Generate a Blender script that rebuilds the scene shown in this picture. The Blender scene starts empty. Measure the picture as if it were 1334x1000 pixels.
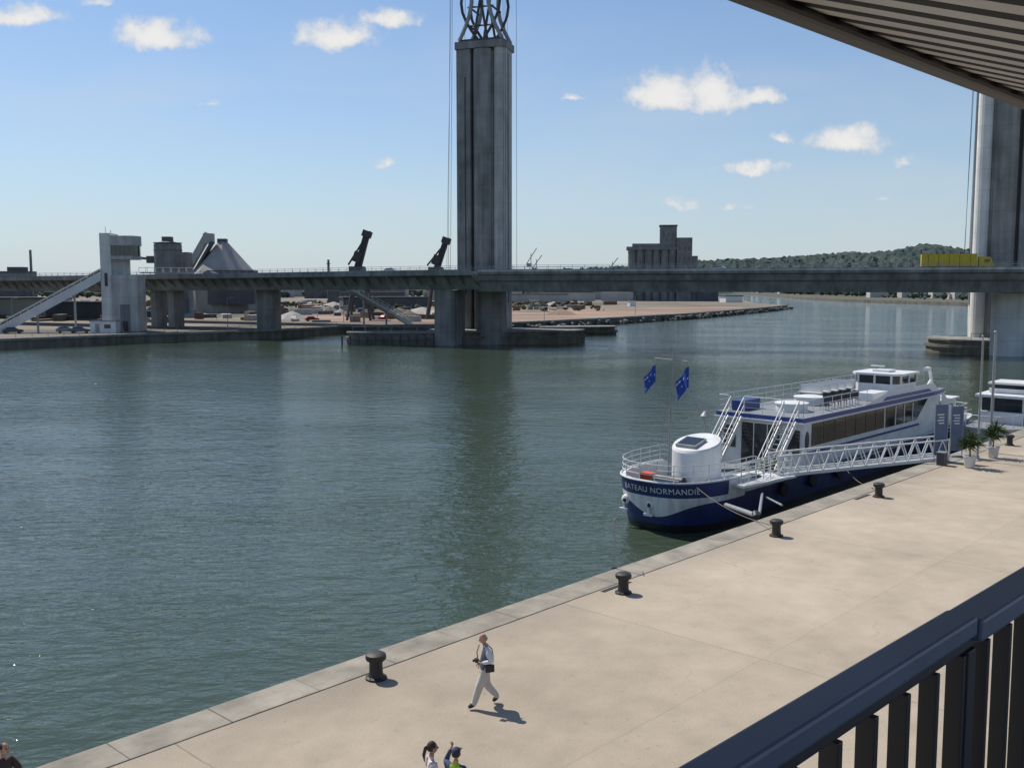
import bpy, math, random, bmesh
from mathutils import Vector, Matrix, noise
random.seed(7)
S=bpy.context.scene
rad=math.radians
CAMZ=9.8; WZ=-2.8

# ------------------------------------------------------------ materials
def nt(mat):
    mat.use_nodes=True
    return mat.node_tree.nodes, mat.node_tree.links
def M(name,col,rough=.7,metal=0.,ns=2.,nv=.15,bump=0.,bs=None,spec=.5,col2=None,detail=6,stretch=(1,1,1)):
    m=bpy.data.materials.new(name); n,l=nt(m)
    p=n['Principled BSDF']; p.inputs['Roughness'].default_value=rough; p.inputs['Metallic'].default_value=metal
    p.inputs['Specular IOR Level'].default_value=spec
    tc=n.new('ShaderNodeTexCoord'); mp=n.new('ShaderNodeMapping'); mp.inputs['Scale'].default_value=stretch
    l.new(tc.outputs['Object'],mp.inputs['Vector'])
    t=n.new('ShaderNodeTexNoise'); t.inputs['Scale'].default_value=ns; t.inputs['Detail'].default_value=detail; t.inputs['Roughness'].default_value=.6
    l.new(mp.outputs[0],t.inputs['Vector'])
    r=n.new('ShaderNodeValToRGB'); r.color_ramp.elements[0].position=.3; r.color_ramp.elements[1].position=.7
    a=[max(0,c*(1-nv)) for c in col]; b=[min(1,c*(1+nv)) for c in (col2 or col)]
    r.color_ramp.elements[0].color=(*a,1); r.color_ramp.elements[1].color=(*b,1)
    l.new(t.outputs['Fac'],r.inputs['Fac']); l.new(r.outputs['Color'],p.inputs['Base Color'])
    if bump:
        t2=n.new('ShaderNodeTexNoise'); t2.inputs['Scale'].default_value=bs or ns*6; t2.inputs['Detail'].default_value=5
        l.new(mp.outputs[0],t2.inputs['Vector'])
        bp=n.new('ShaderNodeBump'); bp.inputs['Strength'].default_value=bump; bp.inputs['Distance'].default_value=.02
        l.new(t2.outputs['Fac'],bp.inputs['Height']); l.new(bp.outputs[0],p.inputs['Normal'])
    return m

white=M('white_paint',(.68,.69,.68),.4,nv=.12,ns=1.2,detail=9)
white2=M('white_rail',(.66,.66,.64),.4,nv=.04)
blue=M('blue_paint',(.02,.05,.22),.35,nv=.1)
black=M('black_paint',(.012,.013,.016),.5,nv=.2)
glass=M('dark_glass',(.015,.02,.025),.08,nv=.2,spec=.8)
steel=M('dark_steel',(.06,.06,.065),.5,metal=.3,nv=.2)
steelg=M('grey_steel',(.28,.29,.3),.5,metal=.2,nv=.15)
deckg=M('deck_grey',(.20,.22,.24),.75,nv=.12,ns=2)
iron=M('cast_iron',(.02,.019,.018),.55,nv=.3,ns=8,bump=.4)
rub=M('rubber',(.02,.02,.02),.8)
orange=M('orange_paint',(.6,.08,.03),.5)
yellow=M('yellow_tarp',(.50,.38,.02),.5,nv=.08)
wood=M('wood',(.25,.15,.08),.6)
terr=M('planter_white',(.6,.59,.56),.6,nv=.1)
leaf=M('leaves',(.05,.09,.025),.6,nv=.4,ns=6)
railblue=M('railing_paint_sky_tint',(.06,.085,.13),.42,nv=.16,spec=.6,ns=6,detail=10)  # blue-grey base colour stands in for sky reflected in the rail
raildark=M('railing_bar_paint',(.012,.012,.014),.5,nv=.15)
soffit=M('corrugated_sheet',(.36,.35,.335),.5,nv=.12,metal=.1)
soffitd=M('corrugated_sheet_shaded',(.06,.06,.06),.6,nv=.1)  # same sheet darker: shade painted on rib webs and recessed flats

def concrete(name,col,panel=(4.0,),vert=True,dark=.35):
    m=bpy.data.materials.new(name); n,l=nt(m); p=n['Principled BSDF']; p.inputs['Roughness'].default_value=.85
    tc=n.new('ShaderNodeTexCoord')
    mp=n.new('ShaderNodeMapping'); mp.inputs['Scale'].default_value=(1,1,.07)
    l.new(tc.outputs['Object'],mp.inputs['Vector'])
    t=n.new('ShaderNodeTexNoise'); t.inputs['Scale'].default_value=.9; t.inputs['Detail'].default_value=7; l.new(mp.outputs[0],t.inputs['Vector'])
    t3=n.new('ShaderNodeTexNoise'); t3.inputs['Scale'].default_value=.25; t3.inputs['Detail'].default_value=5; l.new(tc.outputs['Object'],t3.inputs['Vector'])
    ad=n.new('ShaderNodeMath'); ad.operation='ADD'; l.new(t.outputs['Fac'],ad.inputs[0]); l.new(t3.outputs['Fac'],ad.inputs[1])
    r=n.new('ShaderNodeMapRange'); r.inputs[1].default_value=.75; r.inputs[2].default_value=1.25; r.inputs[3].default_value=1-dark; r.inputs[4].default_value=1.12
    l.new(ad.outputs[0],r.inputs[0])
    sp=n.new('ShaderNodeSeparateXYZ'); l.new(tc.outputs['Object'],sp.inputs[0])
    md=n.new('ShaderNodeMath'); md.operation='PINGPONG'; md.inputs[1].default_value=panel[0]/2; l.new(sp.outputs['Z'],md.inputs[0])
    lt=n.new('ShaderNodeMath'); lt.operation='LESS_THAN'; lt.inputs[1].default_value=.07; l.new(md.outputs[0],lt.inputs[0])
    ml=n.new('ShaderNodeMath'); ml.operation='MULTIPLY_ADD'; ml.inputs[1].default_value=-.14; ml.inputs[2].default_value=1; l.new(lt.outputs[0],ml.inputs[0])
    mm=n.new('ShaderNodeMath'); mm.operation='MULTIPLY'; l.new(ml.outputs[0],mm.inputs[0]); l.new(r.outputs[0],mm.inputs[1])
    vm=n.new('ShaderNodeVectorMath'); vm.operation='SCALE'; vm.inputs[0].default_value=col; l.new(mm.outputs[0],vm.inputs['Scale'])
    l.new(vm.outputs[0],p.inputs['Base Color'])
    return m
conT=concrete('tower_concrete',(.265,.262,.25),dark=.45)
conL=concrete('light_concrete',(.46,.46,.44))
conW=concrete('pale_column_concrete',(.62,.62,.60),dark=.2)
conD=concrete('deck_concrete',(.215,.225,.22),panel=(50,),dark=.45)
conC=concrete('caisson_concrete',(.18,.165,.135),panel=(1.2,),dark=.5)
conG=concrete('silo_concrete',(.20,.205,.205),panel=(6,))

# ------------------------------------------------------------ mesh builder
class MB:
    def __init__(s): s.v=[];s.f=[];s.m=[];s.mats=[]
    def add(s,vs,fs,mat):
        if mat not in s.mats: s.mats.append(mat)
        i=s.mats.index(mat); o=len(s.v)
        s.v+=[tuple(v) for v in vs]
        for f in fs: s.f.append(tuple(o+k for k in f)); s.m.append(i)
    def box(s,c,size,mat,rz=0,Mx=None):
        hx,hy,hz=size[0]/2,size[1]/2,size[2]/2
        R=Mx or Matrix.Rotation(rz,3,'Z')
        vs=[Vector(c)+R@Vector((x*hx,y*hy,z*hz)) for x in(-1,1) for y in(-1,1) for z in(-1,1)]
        s.add(vs,[(0,1,3,2),(4,6,7,5),(0,4,5,1),(2,3,7,6),(0,2,6,4),(1,5,7,3)],mat)
    def bar(s,p,q,w,h,mat):
        p=Vector(p);q=Vector(q);d=q-p;L=d.length
        x=d.normalized(); up=Vector((0,0,1)) if abs(x.z)<.98 else Vector((1,0,0))
        y=up.cross(x).normalized(); z=x.cross(y)
        R=Matrix((x,y,z)).transposed()
        s.box((p+q)/2,(L,w,h),mat,Mx=R)
    def tube(s,p,q,r,mat,n=8,r2=None):
        p=Vector(p);q=Vector(q);d=(q-p)
        if d.length<1e-6:return
        x=d.normalized(); up=Vector((0,0,1)) if abs(x.z)<.95 else Vector((1,0,0))
        a=up.cross(x).normalized(); b=x.cross(a); r2=r if r2 is None else r2
        vs=[]
        for k in range(n):
            t=2*math.pi*k/n; o=a*math.cos(t)+b*math.sin(t)
            vs+= [p+o*r,q+o*r2]
        fs=[(2*k,2*((k+1)%n),2*((k+1)%n)+1,2*k+1) for k in range(n)]
        fs+=[tuple(2*k for k in range(n))[::-1],tuple(2*k+1 for k in range(n))]
        s.add(vs,fs,mat)
    def path(s,pts,r,mat,n=8):
        for a,b in zip(pts[:-1],pts[1:]): s.tube(a,b,r,mat,n)
    def prism(s,poly,z0,z1,mat,top=None):
        n=len(poly)
        vs=[(p[0],p[1],z0) for p in poly]+[(p[0],p[1],z1) for p in poly]
        s.add(vs,[(i,(i+1)%n,n+(i+1)%n,n+i) for i in range(n)]+[tuple(range(n))[::-1]],mat)
        s.add([(p[0],p[1],z1) for p in poly],[tuple(range(n))],top or mat)
    def lathe(s,c,prof,mat,n=24,M3=None):
        vs=[];c=Vector(c)
        for r,z in prof:
            for k in range(n):
                t=2*math.pi*k/n; v=Vector((r*math.cos(t),r*math.sin(t),z))
                if M3: v=M3@v
                vs.append(c+v)
        fs=[]
        for i in range(len(prof)-1):
            for k in range(n):
                fs.append((i*n+k,i*n+(k+1)%n,(i+1)*n+(k+1)%n,(i+1)*n+k))
        fs.append(tuple(range(n))[::-1]); fs.append(tuple((len(prof)-1)*n+k for k in range(n)))
        s.add(vs,fs,mat)
    def ell(s,c,r,mat,nu=14,nv=9,fn=None,R=None):
        c=Vector(c);vs=[]
        for j in range(nv+1):
            ph=math.pi*j/nv
            for k in range(nu):
                t=2*math.pi*k/nu
                v=Vector((math.sin(ph)*math.cos(t)*r[0],math.sin(ph)*math.sin(t)*r[1],math.cos(ph)*r[2]))
                if fn: v=fn(v)
                if R: v=R@v
                vs.append(c+v)
        fs=[(j*nu+k,(j+1)*nu+k,(j+1)*nu+(k+1)%nu,j*nu+(k+1)%nu) for j in range(nv) for k in range(nu)]
        s.add(vs,fs,mat)
    def build(s,name,parent=None,loc=(0,0,0),rz=0,smooth=False,bevel=0,rot=None,recalc=True):
        me=bpy.data.meshes.new(name); me.from_pydata(s.v,[],s.f)
        for m in s.mats: me.materials.append(m)
        me.polygons.foreach_set('material_index',s.m)
        if recalc:
            bm=bmesh.new(); bm.from_mesh(me); bmesh.ops.recalc_face_normals(bm,faces=bm.faces); bm.to_mesh(me); bm.free()
        if smooth:
            me.polygons.foreach_set('use_smooth',[True]*len(me.polygons)); me.set_sharp_from_angle(angle=rad(38))
        me.update()
        o=bpy.data.objects.new(name,me); S.collection.objects.link(o); o.location=loc
        o.rotation_euler=rot or (0,0,rz)
        if parent: o.parent=parent
        if bevel:
            b=o.modifiers.new('bevel','BEVEL'); b.width=bevel; b.segments=2; b.limit_method='ANGLE'
        return o
def empty(name,loc=(0,0,0),rz=0):
    e=bpy.data.objects.new(name,None); S.collection.objects.link(e); e.location=loc; e.rotation_euler=(0,0,rz); return e

# ------------------------------------------------------------ camera
cam=bpy.data.cameras.new('camera'); co=bpy.data.objects.new('camera',cam); S.collection.objects.link(co)
cam.sensor_width=36; cam.lens=35.08; cam.clip_end=30000; cam.clip_start=.05
co.location=(0,0,CAMZ); co.rotation_euler=(rad(90-5.62),0,0); S.camera=co

# ------------------------------------------------------------ sun + sky
el=rad(53); az=rad(46)   # az: left of +Y
D=Vector((-math.sin(az)*math.cos(el),math.cos(az)*math.cos(el),math.sin(el)))
sl=bpy.data.lights.new('sun','SUN'); sl.energy=4.9; sl.angle=rad(.5); sl.color=(1,.935,.84)
so=bpy.data.objects.new('sun',sl); S.collection.objects.link(so); so.rotation_euler=D.to_track_quat('Z','Y').to_euler(); so.location=(-50,50,100)
w=bpy.data.worlds.new('World'); S.world=w; w.use_nodes=True
n=w.node_tree.nodes; l=w.node_tree.links; bg=n['Background']
sky=n.new('ShaderNodeTexSky'); sky.sky_type='NISHITA'; sky.sun_disc=False; sky.sun_elevation=el; sky.sun_rotation=rad(360)-az
sky.air_density=1.0; sky.dust_density=.3; sky.ozone_density=2.2
tc=n.new('ShaderNodeTexCoord'); sp=n.new('ShaderNodeSeparateXYZ'); l.new(tc.outputs['Generated'],sp.inputs[0])
def mth(op,a,b=None,c=None):
    x=n.new('ShaderNodeMath'); x.operation=op
    for i,q in enumerate((a,b,c)):
        if q is None: continue
        if isinstance(q,(int,float)): x.inputs[i].default_value=q
        else: l.new(q,x.inputs[i])
    return x.outputs[0]
yy=mth('MAXIMUM',sp.outputs['Y'],.02)
A=mth('DIVIDE',sp.outputs['X'],yy); B=mth('DIVIDE',sp.outputs['Z'],yy)
cb=n.new('ShaderNodeCombineXYZ'); l.new(A,cb.inputs[0]); l.new(B,cb.inputs[1])
nd=n.new('ShaderNodeTexNoise'); nd.inputs['Scale'].default_value=26; nd.inputs['Detail'].default_value=5; nd.inputs['Roughness'].default_value=.62; l.new(cb.outputs[0],nd.inputs['Vector'])
ns=n.new('ShaderNodeSeparateXYZ'); l.new(nd.outputs['Color'],ns.inputs[0])
A2=mth('MULTIPLY_ADD',mth('SUBTRACT',ns.outputs[0],.5),.05,A)
B2=mth('MULTIPLY_ADD',mth('SUBTRACT',ns.outputs[1],.5),.030,B)
AB=n.new('ShaderNodeCombineXYZ'); l.new(A2,AB.inputs[0]); l.new(B2,AB.inputs[1])
clouds=[(-.345,.240,.056,.023,1),(-.1697,.238,.048,.026,1),(-.1187,.254,.038,.016,.95),(.1487,.184,.048,.032,1),(.199,.182,.044,.040,1),(.2427,.1835,.032,.018,.95),
(.3306,.1385,.054,.022,.95),(.2369,.1135,.046,.011,.8),(.2627,.141,.018,.010,.8),(.1655,.082,.032,.012,.5),(.2187,.080,.020,.006,.45),(.388,.120,.022,.010,.55),
(.0571,.183,.016,.007,.65),(-.1249,.115,.015,.010,.65),(-.295,.177,.014,.006,.5),(-.4787,.258,.060,.019,.85),(.3646,.084,.012,.007,.45),(-.40,.275,.025,.008,.5)]
def vmath(op,a,b=None):
    x=n.new('ShaderNodeVectorMath'); x.operation=op
    for i,q in enumerate((a,b)):
        if q is None: continue
        if isinstance(q,tuple): x.inputs[i].default_value=q
        else: l.new(q,x.inputs[i])
    return x
acc=None
for ca,cbb,ra,rb,op in clouds:
    s_=vmath('MULTIPLY_ADD',AB.outputs[0],(1/ra,1/rb,0)); s_.inputs[2].default_value=(-ca/ra,-cbb/rb,0)
    mxx=vmath('MAXIMUM',s_.outputs[0],vmath('MULTIPLY',s_.outputs[0],(-1,-2.,0)).outputs[0])
    Lg=vmath('LENGTH',mxx.outputs[0])
    mval=mth('MULTIPLY_ADD',Lg.outputs['Value'],-op,op)
    acc=mval if acc is None else mth('MAXIMUM',acc,mval)
nd2=n.new('ShaderNodeTexNoise'); nd2.inputs['Scale'].default_value=60; nd2.inputs['Detail'].default_value=5; nd2.inputs['Roughness'].default_value=.6; l.new(cb.outputs[0],nd2.inputs['Vector'])
dens=mth('MULTIPLY_ADD',mth('SUBTRACT',nd2.outputs['Fac'],.5),.9,acc)
mr=n.new('ShaderNodeMapRange'); mr.interpolation_type='SMOOTHSTEP'; mr.inputs[1].default_value=.0; mr.inputs[2].default_value=.6; l.new(dens,mr.inputs[0])
front=mth('GREATER_THAN',sp.outputs['Y'],.05)
nw=n.new('ShaderNodeTexNoise'); nw.inputs['Scale'].default_value=4; nw.inputs['Detail'].default_value=5; nw.inputs['Distortion'].default_value=.6
mpw=n.new('ShaderNodeMapping'); mpw.inputs['Scale'].default_value=(1,1,3.2); l.new(tc.outputs['Generated'],mpw.inputs[0]); l.new(mpw.outputs[0],nw.inputs['Vector'])
mw=n.new('ShaderNodeMapRange'); mw.inputs[1].default_value=.46; mw.inputs[2].default_value=.8; mw.inputs[4].default_value=.28; l.new(nw.outputs['Fac'],mw.inputs[0])
fac=mth('MAXIMUM',mth('MULTIPLY',mr.outputs[0],mth('MULTIPLY',front,.92)),mw.outputs[0])
cr=n.new('ShaderNodeMix'); cr.data_type='RGBA'; cr.inputs[6].default_value=(6.4,6.7,7.1,1); cr.inputs[7].default_value=(8.8,8.6,8.3,1)
mc=n.new('ShaderNodeMapRange'); mc.inputs[1].default_value=.1; mc.inputs[2].default_value=.8; l.new(dens,mc.inputs[0]); l.new(mc.outputs[0],cr.inputs[0])
tint=n.new('ShaderNodeMix'); tint.data_type='RGBA'; tint.blend_type='MULTIPLY'; tint.inputs[0].default_value=1; l.new(sky.outputs[0],tint.inputs[6]); tint.inputs[7].default_value=(.92,1.03,1.16,1)
hz=mth('MULTIPLY',mth('POWER',2.718,mth('MULTIPLY',mth('MAXIMUM',sp.outputs['Z'],0.0),-7.5)),.88)
hm_=n.new('ShaderNodeMix'); hm_.data_type='RGBA'; l.new(hz,hm_.inputs[0]); l.new(tint.outputs[2],hm_.inputs[6]); hm_.inputs[7].default_value=(5.25,6.1,6.8,1)
mx=n.new('ShaderNodeMix'); mx.data_type='RGBA'; l.new(fac,mx.inputs[0]); l.new(hm_.outputs[2],mx.inputs[6]); l.new(cr.outputs[2],mx.inputs[7])
l.new(mx.outputs[2],bg.inputs[0]); bg.inputs[1].default_value=.1
S.view_settings.view_transform='Standard'; S.view_settings.look='None'; S.view_settings.exposure=0

# ------------------------------------------------------------ water
wm=bpy.data.materials.new('river_water_surface'); n2,l2=nt(wm); p=n2['Principled BSDF']
p.inputs['Base Color'].default_value=(.044,.064,.042,1); p.inputs['Roughness'].default_value=.05; p.inputs['IOR'].default_value=1.33
tc2=n2.new('ShaderNodeTexCoord')
def wn(scale,rot,st,det=4,dist=0):
    mp=n2.new('ShaderNodeMapping'); mp.inputs['Rotation'].default_value=(0,0,rad(rot)); mp.inputs['Scale'].default_value=st
    l2.new(tc2.outputs['Object'],mp.inputs['Vector'])
    t=n2.new('ShaderNodeTexNoise'); t.inputs['Scale'].default_value=scale; t.inputs['Detail'].default_value=det; t.inputs['Distortion'].default_value=dist
    l2.new(mp.outputs[0],t.inputs['Vector']); return t.outputs['Fac']
def wm2(op,a,b=None,c=None):
    x=n2.new('ShaderNodeMath'); x.operation=op
    for i,q in enumerate((a,b,c)):
        if q is None: continue
        if isinstance(q,(int,float)): x.inputs[i].default_value=q
        else: l2.new(q,x.inputs[i])
    return x.outputs[0]
h=wm2('MULTIPLY_ADD',wn(.34,10,(1,1.8,1),3,.4),.95,wm2('MULTIPLY',wn(1.0,-20,(1,1.9,1),4,.6),.56))
h=wm2('MULTIPLY_ADD',wn(4.0,30,(1,1.6,1),2),.10,h)
pat=wn(.03,30,(1,2.2,1),4,.5)
st=n2.new('ShaderNodeMapRange'); st.inputs[1].default_value=.38; st.inputs[2].default_value=.62; st.inputs[3].default_value=.5; st.inputs[4].default_value=1.0; l2.new(pat,st.inputs[0])
bp=n2.new('ShaderNodeBump'); bp.inputs['Distance'].default_value=.24; l2.new(st.outputs[0],bp.inputs['Strength']); l2.new(h,bp.inputs['Height']); l2.new(bp.outputs[0],p.inputs['Normal'])
b=MB(); b.add([(-9000,-300,WZ),(9000,-300,WZ),(9000,14000,WZ),(-9000,14000,WZ)],[(0,1,2,3)],wm); b.build('river_water',recalc=False)

# ------------------------------------------------------------ near quay
TH=math.atan2(.733,.68)
qm=bpy.data.materials.new('quay_paving'); n3,l3=nt(qm); p=n3['Principled BSDF']; p.inputs['Roughness'].default_value=.9
t0=n3.new('ShaderNodeTexCoord'); s3=n3.new('ShaderNodeSeparateXYZ'); l3.new(t0.outputs['Object'],s3.inputs[0])
def m3(op,a,b=None,c=None):
    x=n3.new('ShaderNodeMath'); x.operation=op
    for i,q in enumerate((a,b,c)):
        if q is None: continue
        if isinstance(q,(int,float)): x.inputs[i].default_value=q
        else: l3.new(q,x.inputs[i])
    return x.outputs[0]
def n3n(sc,det=6,r=.6,d=0):
    t=n3.new('ShaderNodeTexNoise'); t.inputs['Scale'].default_value=sc; t.inputs['Detail'].default_value=det; t.inputs['Roughness'].default_value=r; t.inputs['Distortion'].default_value=d
    l3.new(t0.outputs['Object'],t.inputs['Vector']); return t.outputs['Fac']
big=n3n(.12,8,.6,.4); med=n3n(.9,6); fine=n3n(18,4); spk=n3n(3.5,8,.75)
v=m3('MULTIPLY_ADD',m3('SUBTRACT',big,.5),.95,1.0)
v=m3('MULTIPLY_ADD',m3('SUBTRACT',med,.5),.48,v); v=m3('MULTIPLY_ADD',m3('SUBTRACT',fine,.5),.32,v)
v=m3('MULTIPLY_ADD',m3('LESS_THAN',spk,.38),-.16,v)
edge=n3.new('ShaderNodeMapRange'); edge.inputs[1].default_value=-3.2; edge.inputs[2].default_value=-1.2; edge.inputs[3].default_value=0; edge.inputs[4].default_value=-.14; l3.new(s3.outputs[1],edge.inputs[0])
v=m3('ADD',v,m3('MULTIPLY',edge.outputs[0],m3('MULTIPLY',med,2)))
wob=m3('MULTIPLY',m3('SUBTRACT',n3n(.8,4),.5),.16)
jx=m3('PINGPONG',m3('ADD',m3('ADD',s3.outputs[0],4.5),wob),6.5)
j1=m3('LESS_THAN',jx,.022)
jy=m3('PINGPONG',m3('ADD',m3('ADD',s3.outputs[1],7.9),wob),6.5)
j2=m3('LESS_THAN',jy,.02)
j=m3('MULTIPLY',m3('MAXIMUM',j1,m3('MULTIPLY',j2,.5)),m3('MULTIPLY_ADD',med,.7,-.02))
v=m3('MULTIPLY_ADD',j,-.75,v)
vo=n3.new('ShaderNodeTexVoronoi'); vo.feature='DISTANCE_TO_EDGE'; vo.inputs['Scale'].default_value=.16
cbq=n3.new('ShaderNodeVectorMath'); cbq.operation='MULTIPLY_ADD'
tn=n3.new('ShaderNodeTexNoise'); tn.inputs['Scale'].default_value=.7; tn.inputs['Detail'].default_value=6; l3.new(t0.outputs['Object'],tn.inputs['Vector'])
l3.new(tn.outputs['Color'],cbq.inputs[0]); cbq.inputs[1].default_value=(2.2,2.2,0); l3.new(t0.outputs['Object'],cbq.inputs[2]); l3.new(cbq.outputs[0],vo.inputs['Vector'])
ck=m3('MULTIPLY',m3('LESS_THAN',vo.outputs['Distance'],.0018),m3('GREATER_THAN',big,.51))
v=m3('MULTIPLY_ADD',ck,-.20,v)
cx=m3('FLOOR',m3('DIVIDE',m3('ADD',s3.outputs[0],4.5),13.)); cy=m3('FLOOR',m3('DIVIDE',m3('ADD',s3.outputs[1],7.9),13.))
wnn=n3.new('ShaderNodeTexWhiteNoise'); wnn.noise_dimensions='2D'; cxy=n3.new('ShaderNodeCombineXYZ'); l3.new(cx,cxy.inputs[0]); l3.new(cy,cxy.inputs[1]); l3.new(cxy.outputs[0],wnn.inputs['Vector'])
v=m3('MULTIPLY_ADD',m3('SUBTRACT',wnn.outputs['Value'],.5),.14,v)
vs_=n3.new('ShaderNodeVectorMath'); vs_.operation='SCALE'; vs_.inputs[0].default_value=(.375,.315,.24); l3.new(v,vs_.inputs['Scale']); l3.new(vs_.outputs[0],p.inputs['Base Color'])
bb=n3.new('ShaderNodeBump'); bb.inputs['Strength'].default_value=.5; bb.inputs['Distance'].default_value=.02; l3.new(fine,bb.inputs['Height']); l3.new(bb.outputs[0],p.inputs['Normal'])
cop=M('coping_stone',(.26,.235,.19),.9,ns=.8,nv=.35,bump=.5,bs=14,detail=10)
seam=M('rail_seam',(.07,.062,.052),.8,nv=.5,ns=3)
E0=(3.85,34.18,0)
b=MB(); b.prism([(-90,-70),(900,-70),(900,-1.10),(-90,-1.10)],-3.5,0,conC,qm); b.prism([(-90,-1.10),(900,-1.10),(900,-.02),(-90,-.02)],-3.5,-.03,conC,seam)
b.build('quay_ground',loc=E0,rz=TH)
b=MB(); x=-88
while x<110:
    L=2.4+random.uniform(-.02,.02); dz=random.uniform(0,.008)
    b.box((x+L/2,-.52,-.205+dz),(L-.012,1.08+random.uniform(-.015,.015),.42),cop); x+=L
b.box((500,-.52,-.2),(780,1.08,.42),cop)
b.build('quay_coping',loc=E0,rz=TH,bevel=.02)
b=MB()
for x in (-2,17):
    b.box((x,-1.26,.004),(1.5,.16,.016),steel)
    for k in range(12): b.box((x-.68+k*.124,-1.26,.014),(.03,.14,.012),iron)
b.build('drain_grating',loc=E0,rz=TH)

def bollard(i,x,y):
    b=MB()
    b.lathe((0,0,0),[(.27,0),(.27,.05),(.20,.07),(.175,.14),(.165,.40),(.19,.47),(.25,.50),(.265,.56),(.25,.63),(.19,.665),(.05,.675)],iron,n=20)
    for k in range(6):
        t=k*math.pi/3; b.tube((.235*math.cos(t),.235*math.sin(t),.04),(.235*math.cos(t),.235*math.sin(t),.075),.018,iron,6)
    b.build('mooring_bollard',loc=(x,y,0),rz=i,smooth=True)
for i,(x,y) in enumerate([(-3.41,24.2),(3.57,31.2),(10.4,38.5),(17.1,45.8),(30.7,60.9)]): bollard(i,x,y)
b=MB(); b.tube((0,0,-2.5),(0,0,1.75),.022,steelg,8); b.tube((.0,0,1.75),(.25,.27,1.3),.012,steelg,6); b.box((0,0,.02),(.16,.16,.06),steel)
b.build('edge_marker_pole',loc=(3.55,34.0,0))

# ------------------------------------------------------------ far land
soil=M('riverbank_soil',(.115,.10,.075),.95,ns=.03,nv=.4,col2=(.20,.17,.13),detail=12,stretch=(.5,1,1))
tan=M('tan_gravel',(.19,.125,.09),.95,ns=.04,nv=.35,detail=12,col2=(.28,.195,.14),stretch=(.4,1,1))
grass=M('rough_grass',(.09,.09,.055),.95,ns=.06,nv=.4,detail=8)
road=M('asphalt',(.06,.06,.06),.9,ns=.3,nv=.2)
LZ=-.8
left=[(-600,-150),(-101,196),(-78,222),(-57,239),(-44,262),(-5,280),(30,325),(70,385),(120,480),(150,545),(149,560),(146,600),(175,760),(195,910),(240,1300),(330,2200),(330,9000),(-8000,9000),(-8000,-150)]
b=MB(); b.prism(left,-3.5,LZ,conC,soil); b.build('left_bank_ground')
right=[(900,840),(560,640),(300,590),(286,640),(262,790),(268,930),(330,1365),(430,2200),(430,9000),(8000,9000),(8000,840)]
b=MB(); b.prism(right,-3.5,LZ,conC,grass); b.build('right_bank_ground')
b=MB()
for a,c in zip(left[1:9],left[2:10]):
    b.bar((a[0],a[1],LZ+.0),(c[0],c[1],LZ+.0),.9,.5,conT)
b.build('left_bank_quay_kerb')
b=MB()
b.add([(-40,285,LZ+.01),(-8,286,LZ+.01),(30,335,LZ+.01),(66,392,LZ+.01),(116,490,LZ+.01),(110,520,LZ+.01),(40,470,LZ+.01),(-30,420,LZ+.01),(-90,330,LZ+.01)],[tuple(range(9))],tan)
b.add([(-300,330,LZ+.01),(-95,330,LZ+.01),(-40,430,LZ+.01),(60,560,LZ+.01),(60,640,LZ+.01),(-100,560,LZ+.01),(-400,420,LZ+.01)],[tuple(range(7))],grass)
b.build('promenade_ground',recalc=False)
b=MB()
b.add([(-420,150,LZ+.015),(-110,222,LZ+.015),(-62,262,LZ+.015),(-50,290,LZ+.015),(-54,296,LZ+.015),(-70,272,LZ+.015),(-115,232,LZ+.015),(-420,165,LZ+.015)],[tuple(range(8))],road)
b.build('riverside_road',recalc=False)

def clumps(name,pts,mat,seg=1,parent=None):
    b=MB()
    bm=bmesh.new(); bmesh.ops.create_icosphere(bm,subdivisions=seg,radius=1); bv=[v.co.copy() for v in bm.verts]; bf=[tuple(v.index for v in f.verts) for f in bm.faces]; bm.free()
    for (x,y,z,r) in pts:
        k=random.random()*99
        vs=[]
        for q in bv:
            f=1+.45*noise.noise(q*1.8+Vector((k,k,0)))+random.uniform(-.15,.15)
            vs.append((x+q.x*r*f,y+q.y*r*f,z+q.z*r*f*.85))
        b.add(vs,bf,mat)
    return b.build(name,parent=parent,recalc=False)
def tm(name,c,v=.45): return M(name,c,.95,ns=.12,nv=v,detail=10,spec=.1)
tnear=tm('bank_foliage',(.085,.08,.052)); tmid=tm('hazed_mid_foliage',(.07,.09,.072),.35)  # the distant foliage carries a bluish haze in its colour
pts=[]
for i in range(900):
    y=random.uniform(400,620); x=random.uniform(-330,40)
    hgt=max(.5,random.uniform(.6,2.2)*(.9+noise.noise(Vector((x*.02,y*.02,3)))))
    pts+= [(x,y,LZ+hgt*.4,hgt*.6),(x+random.uniform(-1.5,1.5),y,LZ+hgt*.75,hgt*.4)]
clumps('bank_shrubs',pts,tnear)
pts=[]
for i in range(1500):
    y=random.uniform(850,1500); x=random.uniform(-900,170)
    hgt=random.uniform(4,9)
    pts.append((x,y,LZ+hgt*.45,hgt*.5))
clumps('distant_tree_line',pts,tmid)
pts=[]
for i in range(1300):
    y=random.uniform(610,1500); x=305+(y-640)*.06+random.uniform(0,500)
    hgt=random.uniform(2.5,6.5) if y<900 else random.uniform(5,10)
    pts+= [(x,y,LZ+hgt*.45,hgt*.5),(x+random.uniform(-2,2),y+1,LZ+hgt*.8,hgt*.32)]
clumps('right_bank_trees',pts,tmid)

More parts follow.
